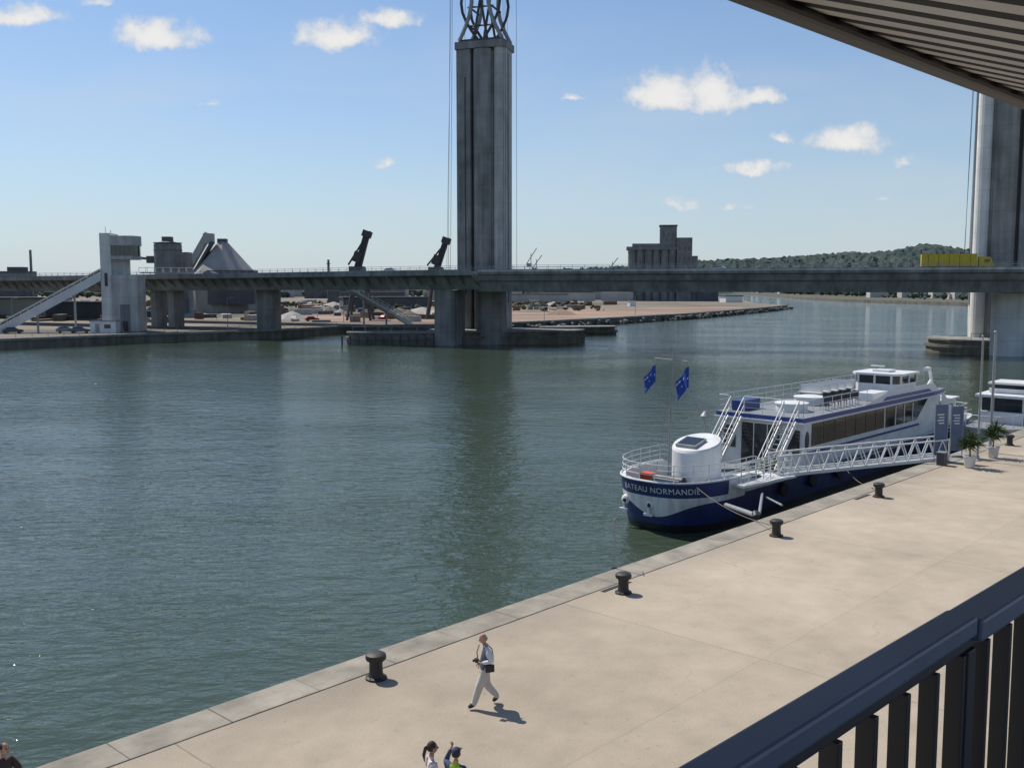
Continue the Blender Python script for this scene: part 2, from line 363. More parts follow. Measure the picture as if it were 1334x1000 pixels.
def interp(tab,x):
    if x<=tab[0][0]:return tab[0][1]
    for (a,A_),(c,C_) in zip(tab[:-1],tab[1:]):
        if x<=c: t=(x-a)/(c-a); return A_+(C_-A_)*t
    return tab[-1][1]
HT=[(-1500,20),(-300,28),(0,38),(150,46),(300,54),(420,58),(520,66),(620,72),(700,78),(790,81),(880,92),(930,95),(985,89),(1040,82),(1200,78),(2500,95)]
def hills(name,x0,x1,y0,y1,dx,dy,sc,mat,yo=0):
    nx=int((x1-x0)/dx);ny=int((y1-y0)/dy);vs=[];fs=[]
    for jj in range(ny+1):
        for i in range(nx+1):
            x=x0+i*dx;y=y0+jj*dy;t=jj/ny
            pr=math.sin(math.pi*min(1,t*1.1)*.5)**.8
            hh=interp(HT,x*2200/ (y*1.0))*sc*pr*(1+.12*noise.noise(Vector((x*.006,y*.004,yo))))
            hh+= (8*noise.noise(Vector((x*.03,y*.03,yo)))+8*noise.noise(Vector((x*.09,y*.09,1+yo)))+random.uniform(-1.5,2.5))*min(1,t*6)
            vs.append((x+random.uniform(-2,2),y+random.uniform(-2,2),LZ-2+hh))
    for jj in range(ny):
        for i in range(nx):
            a=jj*(nx+1)+i; fs.append((a,a+1,a+nx+2,a+nx+1))
    b=MB(); b.add(vs,fs,mat); b.build(name,recalc=False)
hm=bpy.data.materials.new('wooded_hill'); n4,l4=nt(hm); p=n4['Principled BSDF']; p.inputs['Roughness'].default_value=1; p.inputs['Specular IOR Level'].default_value=0
t4=n4.new('ShaderNodeTexCoord'); a4=n4.new('ShaderNodeTexNoise'); a4.inputs['Scale'].default_value=.014; a4.inputs['Detail'].default_value=12; a4.inputs['Roughness'].default_value=.7; l4.new(t4.outputs['Object'],a4.inputs[0])
r4=n4.new('ShaderNodeValToRGB'); l4.new(a4.outputs['Fac'],r4.inputs[0]); e=r4.color_ramp.elements; e[0].position=.38; e[0].color=(.050,.070,.070,1); e[1].position=.60; e[1].color=(.075,.098,.085,1)  # bluish greens: distance haze put into the base colour
e2=r4.color_ramp.elements.new(.72); e2.color=(.12,.13,.105,1)
l4.new(r4.outputs[0],p.inputs['Base Color'])
hills('wooded_hills',-1200,2400,1650,2300,7,11,1.0,hm)
b=MB(); hw=M('house_wall',(.44,.43,.40),.9,ns=.02,nv=.25); hr=M('roof_slate',(.19,.15,.14),.9)
def house(x,y,z,wd,dp,hh):
    b.box((x,y,z+hh/2),(wd,dp,hh),hw)
    if hh<10:
        vs=[(x-wd/2,y-dp/2,z+hh),(x+wd/2,y-dp/2,z+hh),(x+wd/2,y+dp/2,z+hh),(x-wd/2,y+dp/2,z+hh),(x-wd/2,y,z+hh+3),(x+wd/2,y,z+hh+3)]
        b.add(vs,[(0,1,5,4),(2,3,4,5),(0,4,3),(1,2,5)],hr)
for i in range(260):
    y=random.uniform(1150,1640); x=random.uniform(120,1100) if i%2 else random.uniform(-500,400)
    xl=195+(y-910)*.11
    if xl-12<x<xl+120: continue
    house(x,y,LZ,random.uniform(8,26),random.uniform(8,14),random.uniform(4,9)+(8 if random.random()<.1 else 0))
for i in range(60):
    y=random.uniform(1650,1740); x=random.uniform(350,1150); t=(y-1650)/650; z=interp(HT,x*2200/y)*math.sin(math.pi*t*1.1*.5)**.8
    b.box((x,y-6,LZ+z+2),(random.uniform(8,18),8,9),hw)
for i in range(70):
    y=random.uniform(640,1250); x=300+(y-640)*.07+random.uniform(8,360)
    house(x,y,LZ,random.uniform(8,24),random.uniform(8,12),random.uniform(3.5,6.5))
b.build('distant_town_houses')

# ------------------------------------------------------------ bridge
br=empty('vertical_lift_bridge')
ed=Vector((.949,-.317)); bk=Vector((.317,.949))
def path_at(s): return Vector((-12.6,204))+ed*s
def loft(b,pts,sec,mat):
    rows=[]
    for (x,y,zt,zb,nx,ny) in pts:
        rows.append([(x+nx*t,y+ny*t,(zt-d) if d>=0 else zb) for t,d in sec])
    k=len(sec); vs=[q for r in rows for q in r]; fs=[]
    for i in range(len(rows)-1):
        for j in range(k): fs.append((i*k+j,i*k+(j+1)%k,(i+1)*k+(j+1)%k,(i+1)*k+j))
    fs.append(tuple(range(k))); fs.append(tuple((len(rows)-1)*k+j for j in range(k))[::-1])
    b.add(vs,fs,mat)
sec_m=[(0,0),(0,.95),(.5,1.2),(2.0,-1),(14,-1),(15.5,1.2),(16,.95),(16,0),(15.6,0),(15.6,.9),(.4,.9),(.4,0)]
def move_pts(off):
    out=[]
    for s in [6,60,112,160,250]:
        q=path_at(s)+bk*off
        out.append((q.x,q.y,13.05,8.6,bk.x,bk.y))
    return out
app=[(-8.5,202.6),(-30,214),(-56,232),(-86,248),(-142,277),(-230,320),(-420,400)]
def app_pts(off):
    out=[]
    for i,(x,y) in enumerate(app):
        a=Vector(app[max(0,i-1)]);c=Vector(app[min(len(app)-1,i+1)]); t=(c-a).normalized(); nn=Vector((-t.y,t.x))
        if nn.y<0: nn=-nn
        zt=13.05-.8*min(1,max(0,(-x-12)/130)); q=Vector((x,y))+nn*off
        out.append((q.x,q.y,zt,zt-4.0,nn.x,nn.y))
    return out
sec_a=[(0,0),(0,1.1),(2.6,1.5),(4.2,-1),(11.8,-1),(13.4,1.5),(16,1.1),(16,0),(15.6,0),(15.6,.9),(.4,.9),(.4,0)]
b=MB()
for off in (0,32):
    loft(b,move_pts(off),sec_m,conD)
b.build('lift_span_deck',parent=br)
b=MB()
for off in (0,32): loft(b,app_pts(off),sec_a,conD)
P=app_pts(0)
for a,c in zip(P[:-1],P[1:]):
    L=math.hypot(c[0]-a[0],c[1]-a[1]); k=int(L/3.2)
    for i in range(k):
        t=i/k; x=a[0]+(c[0]-a[0])*t;y=a[1]+(c[1]-a[1])*t;zt=a[2]+(c[2]-a[2])*t;nx,ny=a[4],a[5]
        b.add([(x+nx*.15-.15*ny,y+ny*.15+.15*nx,zt-1.05),(x+nx*.15+.15*ny,y+ny*.15-.15*nx,zt-1.05),(x+nx*3.6+.15*ny,y+ny*3.6-.15*nx,zt-3.2),(x+nx*3.6-.15*ny,y+ny*3.6+.15*nx,zt-3.2),(x+nx*3.6+.15*ny,y+ny*3.6-.15*nx,zt-1.3),(x+nx*3.6-.15*ny,y+ny*3.6+.15*nx,zt-1.3)],[(0,1,2,3),(0,1,4,5),(0,3,5),(1,2,4)],conD)
b.build('approach_viaduct',parent=br)
b=MB()
def rail_along(pts,off=.2):
    for a,c in zip(pts[:-1],pts[1:]):
        A3=Vector((a[0]+a[4]*off,a[1]+a[5]*off,a[2]));C3=Vector((c[0]+c[4]*off,c[1]+c[5]*off,c[2]))
        for h in (.4,.8): b.bar(A3+Vector((0,0,h)),C3+Vector((0,0,h)),.06,.06,steelg)
        k=int((C3-A3).length/2.4)
        for i in range(k):
            q=A3.lerp(C3,i/k); b.box(q+Vector((0,0,.4)),(.07,.07,.84),steelg)
rail_along(P[:6]); rail_along(move_pts(0)); rail_along(P[:6],15.8); rail_along(move_pts(0),15.8)
b.build('deck_railing',parent=br)
b=MB()
q=move_pts(0)
for a,c in zip(q[:-1],q[1:]): b.bar((a[0]-.05*bk.x,a[1]-.05*bk.y,12.75),(c[0]-.05*bk.x,c[1]-.05*bk.y,12.75),.12,.4,conL)
for a,c in zip(q[:-1],q[1:]): b.bar((a[0]+.9*bk.x,a[1]+.9*bk.y,10.7),(c[0]+.9*bk.x,c[1]+.9*bk.y,10.7),.2,.16,steel)
b.build('deck_edge_beam',parent=br)

def tower(name,cx,cy,mir):
    b=MB(); R=-math.atan2(.317,.949); H=61.5
    def P2(x,y): 
        x*=mir; return (cx+x*math.cos(R)-y*math.sin(R), cy+x*math.sin(R)+y*math.cos(R))
    def blk(x0,x1,y0,y1,z0,z1,mat,ch=.35):
        poly=[(x0+ch,y0),(x1-ch,y0),(x1-ch*.3,y0+ch*.3),(x1,y0+ch),(x1,y1-ch),(x1-ch,y1),(x0+ch,y1),(x0,y1-ch),(x0,y0+ch),(x0+ch*.3,y0+ch*.3)]
        b.prism([P2(*p) for p in poly],z0,z1,mat)
    blk(-5.6,-2.2,-3.6,3.6,-2,H,conT)
    blk(-2.25,-1.65,-2.4,2.4,-2,H-.5,steel,.05)
    poly=[]
    for k in range(9):
        t=math.pi+math.pi*k/8; poly.append(P2(.5+2.15*math.cos(t),-2.9+1.3*math.sin(t)))
    for k in range(9):
        t=math.pi*k/8; poly.append(P2(.5+2.15*math.cos(t),2.9+1.3*math.sin(t)))
    b.prism(poly,-2,H-.1,conT)
    blk(2.6,2.95,-2.9,2.9,-2,H-.6,conT,.05)
    poly=[]
    for k in range(9):
        t=math.pi+math.pi*k/8; poly.append(P2(4.2+1.3*math.cos(t),-2.2+1.3*math.sin(t)))
    for k in range(9):
        t=math.pi*k/8; poly.append(P2(4.2+1.3*math.cos(t),2.2+1.3*math.sin(t)))
    b.prism(poly,-2,H+.1,conW if mir<0 else conL)
    if mir>0: blk(-3.5,-3.3,-3.75,-3.55,8,H-6,steel,.02)
    blk(5.45,5.75,-.5,.5,6,H-1,steelg,.05)
    blk(-5.9,5.7,-3.9,3.9,H+.1,H+1.6,conT,.4)
    blk(-5.2,5.0,-3.2,3.2,H+1.6,H+2.2,steel,.3)
    b.build(name+'_shaft',parent=br,smooth=False)
    b=MB()
    def P3(x,y,z): a=P2(x,y); return Vector((a[0],a[1],z))
    Z0=H+2
    for ys in (-2.9,2.9):
        for xs in (-1,1):
            pts=[]
            for k in range(9):
                t=k/8; z=Z0+t*21; x=xs*(5.0-3.6*math.sin(math.pi*min(1,t*1.05))**1.0+2.4*t*t); pts.append(P3(x,ys*(1+.25*t),z))
            b.path(pts,.45,steelg,8)
            b.path([P3(xs*(.6+3.9*math.sin(math.pi*t)*1.0),ys,Z0+t*16) for t in [i/8 for i in range(9)]],.32,steel,8)
            b.path([P3(xs*(-1.6+3.2*t),ys,Z0+t*18) for t in [i/4 for i in range(5)]],.28,steel,8)
    for z in (3,7,11,16): 
        for xs in (-1,1): b.tube(P3(xs*2.6,-3,Z0+z),P3(xs*2.6,3,Z0+z),.22,steel,6)
        b.tube(P3(-3,-2.9,Z0+z),P3(3,-2.9,Z0+z),.2,steel,6)
    for xs in (-1,1):
        for ys in (-4,4):
            b.tube(P3(xs*4.4,ys-.4,86),P3(xs*4.4,ys+.4,86),2.2,steelg,24)
    b.box(P3(0,0,85.5),(13,8,1.0),steel,rz=R)
    b.build(name+'_butterfly_frame',parent=br,smooth=True)
    b=MB()
    for xs in (-1,1):
        for k,ys in enumerate((-5.2,-3.9,3.9)):
            b.tube(P3(xs*6.0,ys,86),P3(xs*(6.6 if xs<0 else 6.5),ys-1,12.5),.045,steel,6)
        b.tube(P3(xs*6.3,-3.6,86),P3(xs*7.4,-5.2,12.5),.04,steel,6)
    b.build(name+'_cables',parent=br)
tower('north_tower',-6,228,1); tower('south_tower',95.6,196,-1)
b=MB()
def pier(px_,py_,w_,d_,z1,R,mat=conL,ch=.6):
    pol=[(-w_/2+ch,-d_/2),(w_/2-ch,-d_/2),(w_/2,-d_/2+ch),(w_/2,d_/2-ch),(w_/2-ch,d_/2),(-w_/2+ch,d_/2),(-w_/2,d_/2-ch),(-w_/2,-d_/2+ch)]
    b.prism([(px_+x*math.cos(R)-y*math.sin(R),py_+x*math.sin(R)+y*math.cos(R)) for x,y in pol],-3,z1,mat)
pier(-13.3,214,4.6,7,8.8,-.35,conT); pier(-59.8,246,4.6,5,8.9,-.3,conT)
pier(-92.5,262,2.9,4,8.6,-.3,conT); pier(-87,259,2.9,4,8.6,-.3,conT)
pier(-158,291,4.8,5,8.4,-.3,conT); pier(-235,330,4.8,5,8.4,-.3,conT)
b.lathe((-4.5,217.5,-2.8),[(3.3,0),(3.3,11.3),(3.6,11.4)],conT,28)
b.lathe((90.3,181,-2.8),[(3.25,0),(3.25,11.1),(3.6,11.3)],conW,28)
b.build('bridge_piers',parent=br,smooth=True)
b=MB()
def stadium(cx,cy,Lh,r,ang,z0,z1,mat):
    poly=[]
    for k in range(13):
        t=-math.pi/2+math.pi*k/12; poly.append((Lh+r*math.cos(t),r*math.sin(t)))
    for k in range(13):
        t=math.pi/2+math.pi*k/12; poly.append((-Lh+r*math.cos(t),r*math.sin(t)))
    b.prism([(cx+x*math.cos(ang)-y*math.sin(ang),cy+x*math.sin(ang)+y*math.cos(ang)) for x,y in poly],z0,z1,mat)
for (cx,cy,Lh,r,ang,z0) in [(-24.5,215.5,7.5,3.6,.05,0),(-1,224,9,8.5,.12,.1),(17,256,7.0,3.2,.25,-.5),(104,190,14,9.5,-.2,-.2)]:
    stadium(cx,cy,Lh,r,ang,-4,z0-1.1,conC); stadium(cx,cy,Lh,r+.35,ang,z0-1.6,z0-1.1+.004,conC); stadium(cx,cy,Lh,r-.4,ang,z0-1.1,z0-.3,conC); stadium(cx,cy,Lh,r+.05,ang,z0-.3,z0,conT)
b.build('fender_caissons',parent=br)
b=MB()
for k in range(14):
    t=k/13; b.tube((-36+t*23,211.2+math.sin(math.pi*t)*-.8,-4),(-36+t*23,211.2+math.sin(math.pi*t)*-.8,-.7),.18,steel,8)
for k in range(14):
    t=k/13; b.tube((88+t*30,181-t*6-math.sin(math.pi*t)*1.4,-4),(88+t*30,181-t*6-math.sin(math.pi*t)*1.4,-1.2),.18,steel,8)
for (x0,y0,x1,y1) in [(-34,213,-12,212),(96,180.5,118,176),(84,182.5,96,180.5)]:
    for i in range(9):
        t=i/8; b.tube((x0+(x1-x0)*t,y0+(y1-y0)*t,0),(x0+(x1-x0)*t,y0+(y1-y0)*t,1.1),.05,steelg,6)
    b.tube((x0,y0,1.1),(x1,y1,1.1),.05,steelg,6)
b.build('fender_piles',parent=br)

def wheel(b,x,y,z,r,wd,ax='y'):
    b.tube((x,y-wd/2,z),(x,y+wd/2,z),r,rub,18); b.tube((x,y-wd/2-.02,z),(x,y+wd/2+.02,z),r*.5,steelg,12)
q=path_at(95.0)+bk*3.2; e_=empty('yellow_lorry',(q.x,q.y,12.15),math.atan2(-.317,.949))
b=MB(); b.box((-1.6,0,2.1),(9.0,2.5,2.2),yellow); b.box((-1.6,0,.95),(9.0,2.3,.3),steel)
for x in (-5,-4,-2.8,3.9): 
    for y in (-1.1,1.1): wheel(b,x,y,.5,.5,.32)
b.add([(3.2,-1.2,.6),(5.4,-1.2,.6),(5.5,-1.2,1.4),(5.0,-1.2,2.6),(3.2,-1.2,2.7),(3.2,1.2,.6),(5.4,1.2,.6),(5.5,1.2,1.4),(5.0,1.2,2.6),(3.2,1.2,2.7)],[(0,1,2,3,4),(5,6,7,8,9),(0,1,6,5),(1,2,7,6),(2,3,8,7),(3,4,9,8),(4,0,5,9)],yellow)
b.box((4.5,-1.21,1.95),(.9,.04,.6),glass)
for x in (-5,-3.3,-1.6,.1,1.8): b.box((x,-1.26,2.1),(.06,.04,2.1),steel)
b.build('lorry_body',parent=e_)

def car(x,y,z,rz,col):
    e_=empty('parked_car',(x,y,z),rz); m=M('car_paint',col,.3,metal=.2,nv=.03)
    b=MB(); prof=[(-2.1,.35),(-2.15,.8),(-1.9,.95),(-1.35,1.4),(.3,1.45),(1.0,.98),(1.95,.82),(2.1,.5),(2.05,.32)]
    k=len(prof)
    vs=[(a,-.82 if z_<1 else -.66,z_) for a,z_ in prof]+[(a,.82 if z_<1 else .66,z_) for a,z_ in prof]
    b.add(vs,[tuple(range(k)),tuple(range(k,2*k))]+[(i,(i+1)%k,k+(i+1)%k,k+i) for i in range(k)],m)
    for s_ in(-1,1):
        b.add([(-1.6,s_*.79,1.0),(.75,s_*.79,1.0),(.2,s_*.70,1.38),(-1.25,s_*.70,1.35)],[(0,1,2,3)],glass)
        for xx in (-1.3,1.3): wheel(b,xx,s_*.75,.32,.32,.2)
    b.build('car_body',parent=e_,smooth=True)
car(-111,222,LZ+.02,.6,(.04,.04,.05)); car(-100.5,225,LZ+.02,.5,(.2,.2,.22)); car(-97,224.2,LZ+.02,.5,(.08,.09,.12))
car(-26,219,12.2,-.5,(.5,.5,.5)); car(-75,250,12.0,-.5,(.1,.1,.12)); car(40,193,12.2,-.32,(.6,.6,.6))
for (x,y) in [(-60,300),(-66,303),(-40,318),(-100,290),(-108,292)]: car(x,y,LZ+.02,random.uniform(0,3),random.choice([(.5,.5,.5),(.05,.06,.1),(.3,.03,.02)]))

# ------------------------------------------------------------ control tower
ct=empty('bridge_control_tower',(-90.5,234,LZ),.08)
b=MB()
b.prism([(-4.3,-3),(-1.9,-3),(-1.9,3),(-4.3,3)],0,22.6,conW)
b.prism([(-1.9,-3.4),(3.9,-3.4),(3.9,3.4),(-1.9,3.4)],0,13.0,conL)
b.prism([(-1.9,-2),(1.0,-2),(1.0,2),(-1.9,2)],13,17,conL)
def dshape(x0,x1,r):
    return [(x0,-r),(x1,-r)]+[(x1+r*.5*math.sin(math.pi*k/8),-r*math.cos(math.pi*k/8)) for k in range(1,8)]+[(x1,r),(x0,r)]
b.prism(dshape(-1.9,2.4,3.2),16.6,17.4,conL); b.prism(dshape(-1.9,2.3,3.05),17.4,19.8,glass); b.prism(dshape(-1.9,2.4,3.3),19.8,22.0,conL)
for k in range(5): b.box((-1.2+k*1.0,-3.08,18.6),(.1,.1,2.4),steelg)
b.box((1.0,-3.43,3.2),(2.2,.08,6.2),conG); b.box((1.0,-3.49,1.3),(1.2,.06,2.3),steel); b.box((-3.1,-3.03,12),(.7,.06,3),steel)
b.build('tower_body',parent=ct)
b=MB(); b.box((-2.6,0,22.9),(.1,.1,.9),steel); b.tube((-3.8,0,22.6),(-3.8,0,24.2),.05,steel)
b.build('roof_antenna',parent=ct)
b=MB(); b.box((-2.2,-8,1.3),(5.6,3,2.6),white); b.box((-2.2,-8,2.7),(5.9,3.3,.2),steelg); b.box((-3.4,-9.52,1.1),(.9,.06,2.0),steelg); b.box((-1.2,-9.52,1.5),(1.4,.06,.9),glass)
b.build('annex',parent=ct)
pale=M('pale_cladding',(.38,.38,.365),.7,ns=.1,nv=.15,stretch=(1,1,.2))
gal=M('gallery_cladding',(.62,.63,.62),.45,ns=.3,nv=.12)
def stair(name,p0,p1,w_,closed=True):
    e_=empty(name,p0); p0=Vector(p0);p1=Vector(p1)-p0; o=Vector((0,0,0)); sd=Vector((0,0,1)).cross(p1).normalized()*w_/2
    b=MB()
    for s_ in (-1,1):
        b.bar(o+sd*s_,p1+sd*s_,.3,.55,gal)
        if closed:
            b.bar(o+sd*s_+Vector((0,0,1.05)),p1+sd*s_+Vector((0,0,1.05)),.12,1.35,gal); b.bar(o+sd*s_+Vector((0,0,2.35)),p1+sd*s_+Vector((0,0,2.35)),.16,.30,white)
            b.bar(o+sd*s_*.96+Vector((0,0,1.95)),p1+sd*s_*.96+Vector((0,0,1.95)),.05,.5,glass)
        else:
            b.tube(o+sd*s_+Vector((0,0,1.5)),p1+sd*s_+Vector((0,0,1.5)),.11,gal,6); b.tube(o+sd*s_+Vector((0,0,.9)),p1+sd*s_+Vector((0,0,.9)),.06,gal,6)
        k=int(p1.length/1.6); hh=2.3 if closed else 1.5
        for i in range(k+1):
            q=o.lerp(p1,i/k)+sd*s_*1.02; b.tube(q,q+Vector((0,0,hh)),.07,white,6)
    if closed: b.bar(o+Vector((0,0,2.5)),p1+Vector((0,0,2.5)),w_+.5,.12,white)
    k=int(p1.length/.35)
    for i in range(k):
        q=o.lerp(p1,i/k); b.box(q,(.35,w_,.06),steelg,rz=math.atan2(p1.y,p1.x))
    for f in (.4,.75):
        q=o.lerp(p1,f); b.tube(q,(q.x,q.y,0),.25,conL,10)
    b.build('flight',parent=e_)
stair('riverside_staircase',(-115.5,222.5,LZ-.8),(-95,231.5,11.2),2.4)
stair('viaduct_staircase',(-27.5,272,LZ),(-42.5,258,9.2),2.4,False)
e_=empty('control_tower_footbridge',(-86.5,235,12.8)); b=MB(); b.bar((0,0,0),(7,13,.2),1.6,.3,conL)
for s_ in(-.8,.8):
    b.tube((s_,0,1.2),(7+s_,13,1.4),.06,white,6)
    for i in range(7): b.tube((s_+7*i/6,13*i/6,0),(s_+7*i/6,13*i/6,1.3),.05,white,6)
b.build('span',parent=e_)

# ------------------------------------------------------------ industrial skyline
dk=M('dark_cladding',(.09,.095,.10),.7,ns=.2,nv=.25); rust=M('crane_paint',(.055,.05,.055),.6,nv=.3)
conR=M('shed_roof_sheet',(.32,.30,.27),.7,ns=.15,nv=.25,stretch=(1,1,.2))
e_=empty('cement_silo',(-118,345,LZ))
b=MB(); b.lathe((0,0,0),[(4.6,0),(4.6,24.5),(4.2,25),(1,26)],conG,24); b.box((-5.5,0,19.5),(3,3,2.4),dk); b.box((0,0,26.5),(3,3,1.5),dk); b.bar((-4,0,19.5),(-14,0,20.5),.8,.8,steel); b.box((4.2,1,11),(6,5,22),conG)
for z in (22.5,25): b.lathe((0,0,z),[(4.75,0),(4.75,.25)],dk,24)
b.build('silo_body',parent=e_)
e_=empty('conical_storage_shed',(-118,400,LZ))
b=MB(); b.lathe((3,0,0),[(14,0),(14,14),(13.5,14.6),(2.2,27.5),(1.6,28)],conR,8,M3=Matrix.Rotation(.2,3,'Z')); b.box((3,0,28.3),(3.4,3,1.6),dk)
for k in range(4): b.lathe((3,0,16.5+k*2.6),[(13.5-1.85-k*2.27,0),(13.5-1.85-k*2.27,.12)],dk,8,M3=Matrix.Rotation(.2,3,'Z'))
b.bar((-13,-3,12),(-1.5,-3,31),3.2,2.4,pale); b.bar((-11,-3.6,9.5),(.2,-3.6,27.8),3.2,1.0,dk); b.box((-1.5,-3,29),(3.6,3.6,4),pale)
b.box((10,-12,9.5),(18,6,12),dk); b.box((10,-12,16),(18,7,1),steel)
b.build('shed_body',parent=e_,smooth=False)
def crane(x,y,hh,lean):
    e_=empty('folded_harbour_crane',(x,y,LZ)); b=MB()
    for a in(-3,3):
        for c in(-3,3): b.bar((a*1.2,c*1.2,0),(a*.6,c*.6,12),.6,.6,rust)
    b.box((0,0,12.3),(6,6,.8),rust); b.box((-.8,0,14.6),(4.6,4,3.8),rust); b.box((1.4,-1,15.2),(1.2,2.05,1.6),glass)
    p0=Vector((-1.5,0,13)); p1=Vector((lean,0,hh)); 
    for s_ in(-.9,.9):
        for t_ in(-.9,.9): b.bar(p0+Vector((s_,t_,0)),p1+Vector((s_*.8,t_*.8,0)),.4,.4,rust)
    for i in range(9):
        q=p0.lerp(p1,i/9);r_=p0.lerp(p1,(i+1)/9)
        for t_ in(-.9,.9): b.bar(q+Vector((-.9,t_,0)),r_+Vector((.9,t_,0)),.3,.3,rust); b.bar(q+Vector((.9,t_,0)),r_+Vector((-.9,t_,0)),.25,.25,rust)
    b.box(p0.lerp(p1,.6)+Vector((.1,0,0)),(1.5,1.5,(p1-p0).length*.7),rust,Mx=Matrix.Rotation(.32,3,'Y'))
    b.box(p1+Vector((-.2,0,-.8)),(2.8,2.6,2.0),rust,Mx=Matrix.Rotation(.35,3,'Y')); b.bar(p0+Vector((-2,0,4)),p0.lerp(p1,.75)+Vector((-.8,0,0)),.5,.5,rust); b.box(p0.lerp(p1,.45)+Vector((-1,0,0)),(2.4,2.4,3.2),rust,Mx=Matrix.Rotation(.35,3,'Y'))
    b.build('crane_steelwork',parent=e_)
crane(-47,310,27.2,2.6); crane(-23.5,320,25.6,2.8)
e_=empty('factory_building',(-262,520,LZ)); b=MB(); b.box((0,0,9),(26,12,18),dk); b.box((-2,-6.1,14),(20,.3,2),white); b.tube((13,0,0),(13,0,29),.8,conG,12,r2=.6); b.box((6,0,19),(8,6,2.4),dk); b.build('factory_body',parent=e_)
for (x,y,h_) in [(-95,520,24),(-330,620,22)]:
    e_=empty('factory_chimney',(x,y,LZ)); b=MB(); b.tube((0,0,0),(0,0,h_),.9,conG,12,r2=.6); b.box((0,0,h_-2),(2,2,.3),steel); b.box((3,0,4),(6,6,8),dk); b.build('stack',parent=e_)
for (x,y,h_) in [(17,900,44),(22,905,38),(92,920,36),(-10,760,24)]:
    e_=empty('distant_crane',(x,y,LZ)); b=MB()
    for a in (-1,1): b.bar((a*3,0,0),(a*.6,0,h_*.7),.6,.6,steelg)
    b.bar((-4,0,h_*.68),(5,0,h_),.7,.7,steelg); b.bar((0,0,h_*.7),(0,0,h_*.9),.6,.6,steelg); b.box((-2,0,h_*.66),(4,3,3),steelg); b.build('crane_frame',parent=e_)

e_=empty('grain_silo',(104,702,LZ),-.12)
b=MB()
for i in range(6): b.lathe((-20+i*5.6,-4,0),[(2.9,0),(2.9,35.5)],conG,14)
for i in range(6): b.lathe((-20+i*5.6,5,0),[(2.9,0),(2.9,35.5)],conG,14)
b.box((-6,0,17.5),(33,7,35),conG); b.box((-6.5,0,36.4),(35,15,2.2),conG); b.box((-9,0,38.5),(22,8,2.4),conG)
b.prism([(-1,-6),(10.5,-6),(10.5,6),(-1,6)],36,51.5,conG); b.box((4.7,0,51.9),(12.4,13,.8),steel)
b.prism([(10.6,-8),(21,-8),(21,8),(10.6,8)],0,43.5,conG); b.prism([(21.1,-7),(25,-7),(25,7),(21.1,7)],0,31,conG)
for z in range(5):
    for k in range(3): b.box((12.8+k*3,-8.05,8+z*7),(1.1,.2,1.8),glass)
for k in range(3): b.box((1.5+k*3.4,-6.06,46),(1.2,.2,2),glass)
b.box((-30,-6,3),(22,10,6),pale); b.box((32,-4,5),(14,14,10),dk)
b.build('silo_block',parent=e_,smooth=True)
b=MB()
sheds=[(-140,330,24,10,5,dk),(-175,360,30,12,6,pale),(-60,470,40,14,5,dk),(10,640,50,12,5,pale),(40,700,34,12,6,pale),(62,520,3,3,3,white),(140,640,12,8,4,white),(-210,300,20,9,4,conG),(-30,600,26,14,6,pale),(-90,640,40,14,6,dk),(70,760,44,14,7,pale)]
for i in range(34):
    y=random.uniform(680,1250); x=random.uniform(-.3*y,150); sheds.append((x,y,random.uniform(14,50),14,random.uniform(5,11) if random.random()<.85 else 15,random.choice([pale,dk,conG,conR,pale])))
for (x,y,wd,dp,hh,m_) in sheds:
    if 60<x<140 and 660<y<780 and hh>7.5: continue
    rz_=.3 if y<700 else random.uniform(-.3,.3)
    b.box((x,y,LZ+hh/2),(wd,dp,hh),m_,rz=rz_)
    b.box((x,y,LZ+hh+.25),(wd+1,dp+1,.5),steel,rz=rz_)
b.build('warehouse_sheds')
cols=[M('clutter_%d'%i,c,.8,ns=.5,nv=.2) for i,c in enumerate([(.30,.28,.26),(.12,.07,.05),(.08,.10,.13),(.22,.11,.07),(.42,.42,.40),(.10,.10,.09)])]
b=MB()
for i in range(260):
    y=random.uniform(292,640); x=random.uniform(-.52*y,.12*y-5)
    if x>-60+(y-280)*.42+25: continue
    h_=random.uniform(.5,2.2); b.box((x,y,LZ+h_/2),(random.uniform(1.5,9),random.uniform(1.5,3),h_),random.choice(cols),rz=random.uniform(0,3))
for i in range(40):
    y=random.uniform(300,560); x=random.uniform(-.45*y,.05*y); h_=random.uniform(1,2.6); r_=random.uniform(3,8)
    b.lathe((x,y,LZ),[(r_,0),(r_*.5,h_*.6),(.2,h_)],random.choice([soil,tan,cols[0]]),10)
for i in range(70):
    y=random.uniform(275,520); x=random.uniform(-.5*y,.12*y-20)
    if x>-60+(y-280)*.42+20: continue
    h_=random.uniform(1.5,6); b.tube((x,y,LZ),(x,y,LZ+h_),.08,steelg,5)
b.build('dockside_stockpiles')
pts=[]
for a,c in zip(left[5:12],left[6:13]):
    L=math.hypot(c[0]-a[0],c[1]-a[1])
    for i in range(int(L/1.3)):
        t=random.random(); pts.append((a[0]+(c[0]-a[0])*t+random.uniform(0,2.2),a[1]+(c[1]-a[1])*t-random.uniform(0,1.5),WZ+random.uniform(-.1,1.2),random.uniform(.4,1.1)))
clumps('shoreline_riprap',pts,conC)
b=MB()
for i in range(26):
    t=i/25; x=-100+t*55; y=203+t*62; b.tube((x-2,y+2,LZ),(x-2,y+2,LZ+1.1),.05,steelg,5)
b.build('left_bank_fence_posts')
for (x,y) in [(-70,246),(-62,262),(-120,240),(-98,262),(-48,285),(10,310),(45,365)]:
    b=MB(); b.tube((0,0,0),(0,0,7.5),.09,steelg,8,r2=.05); b.tube((0,0,7.5),(1.2,-.3,7.7),.05,steelg,6); b.box((1.3,-.3,7.68),(.7,.25,.12),steelg); b.build('street_lamp',loc=(x,y,LZ))

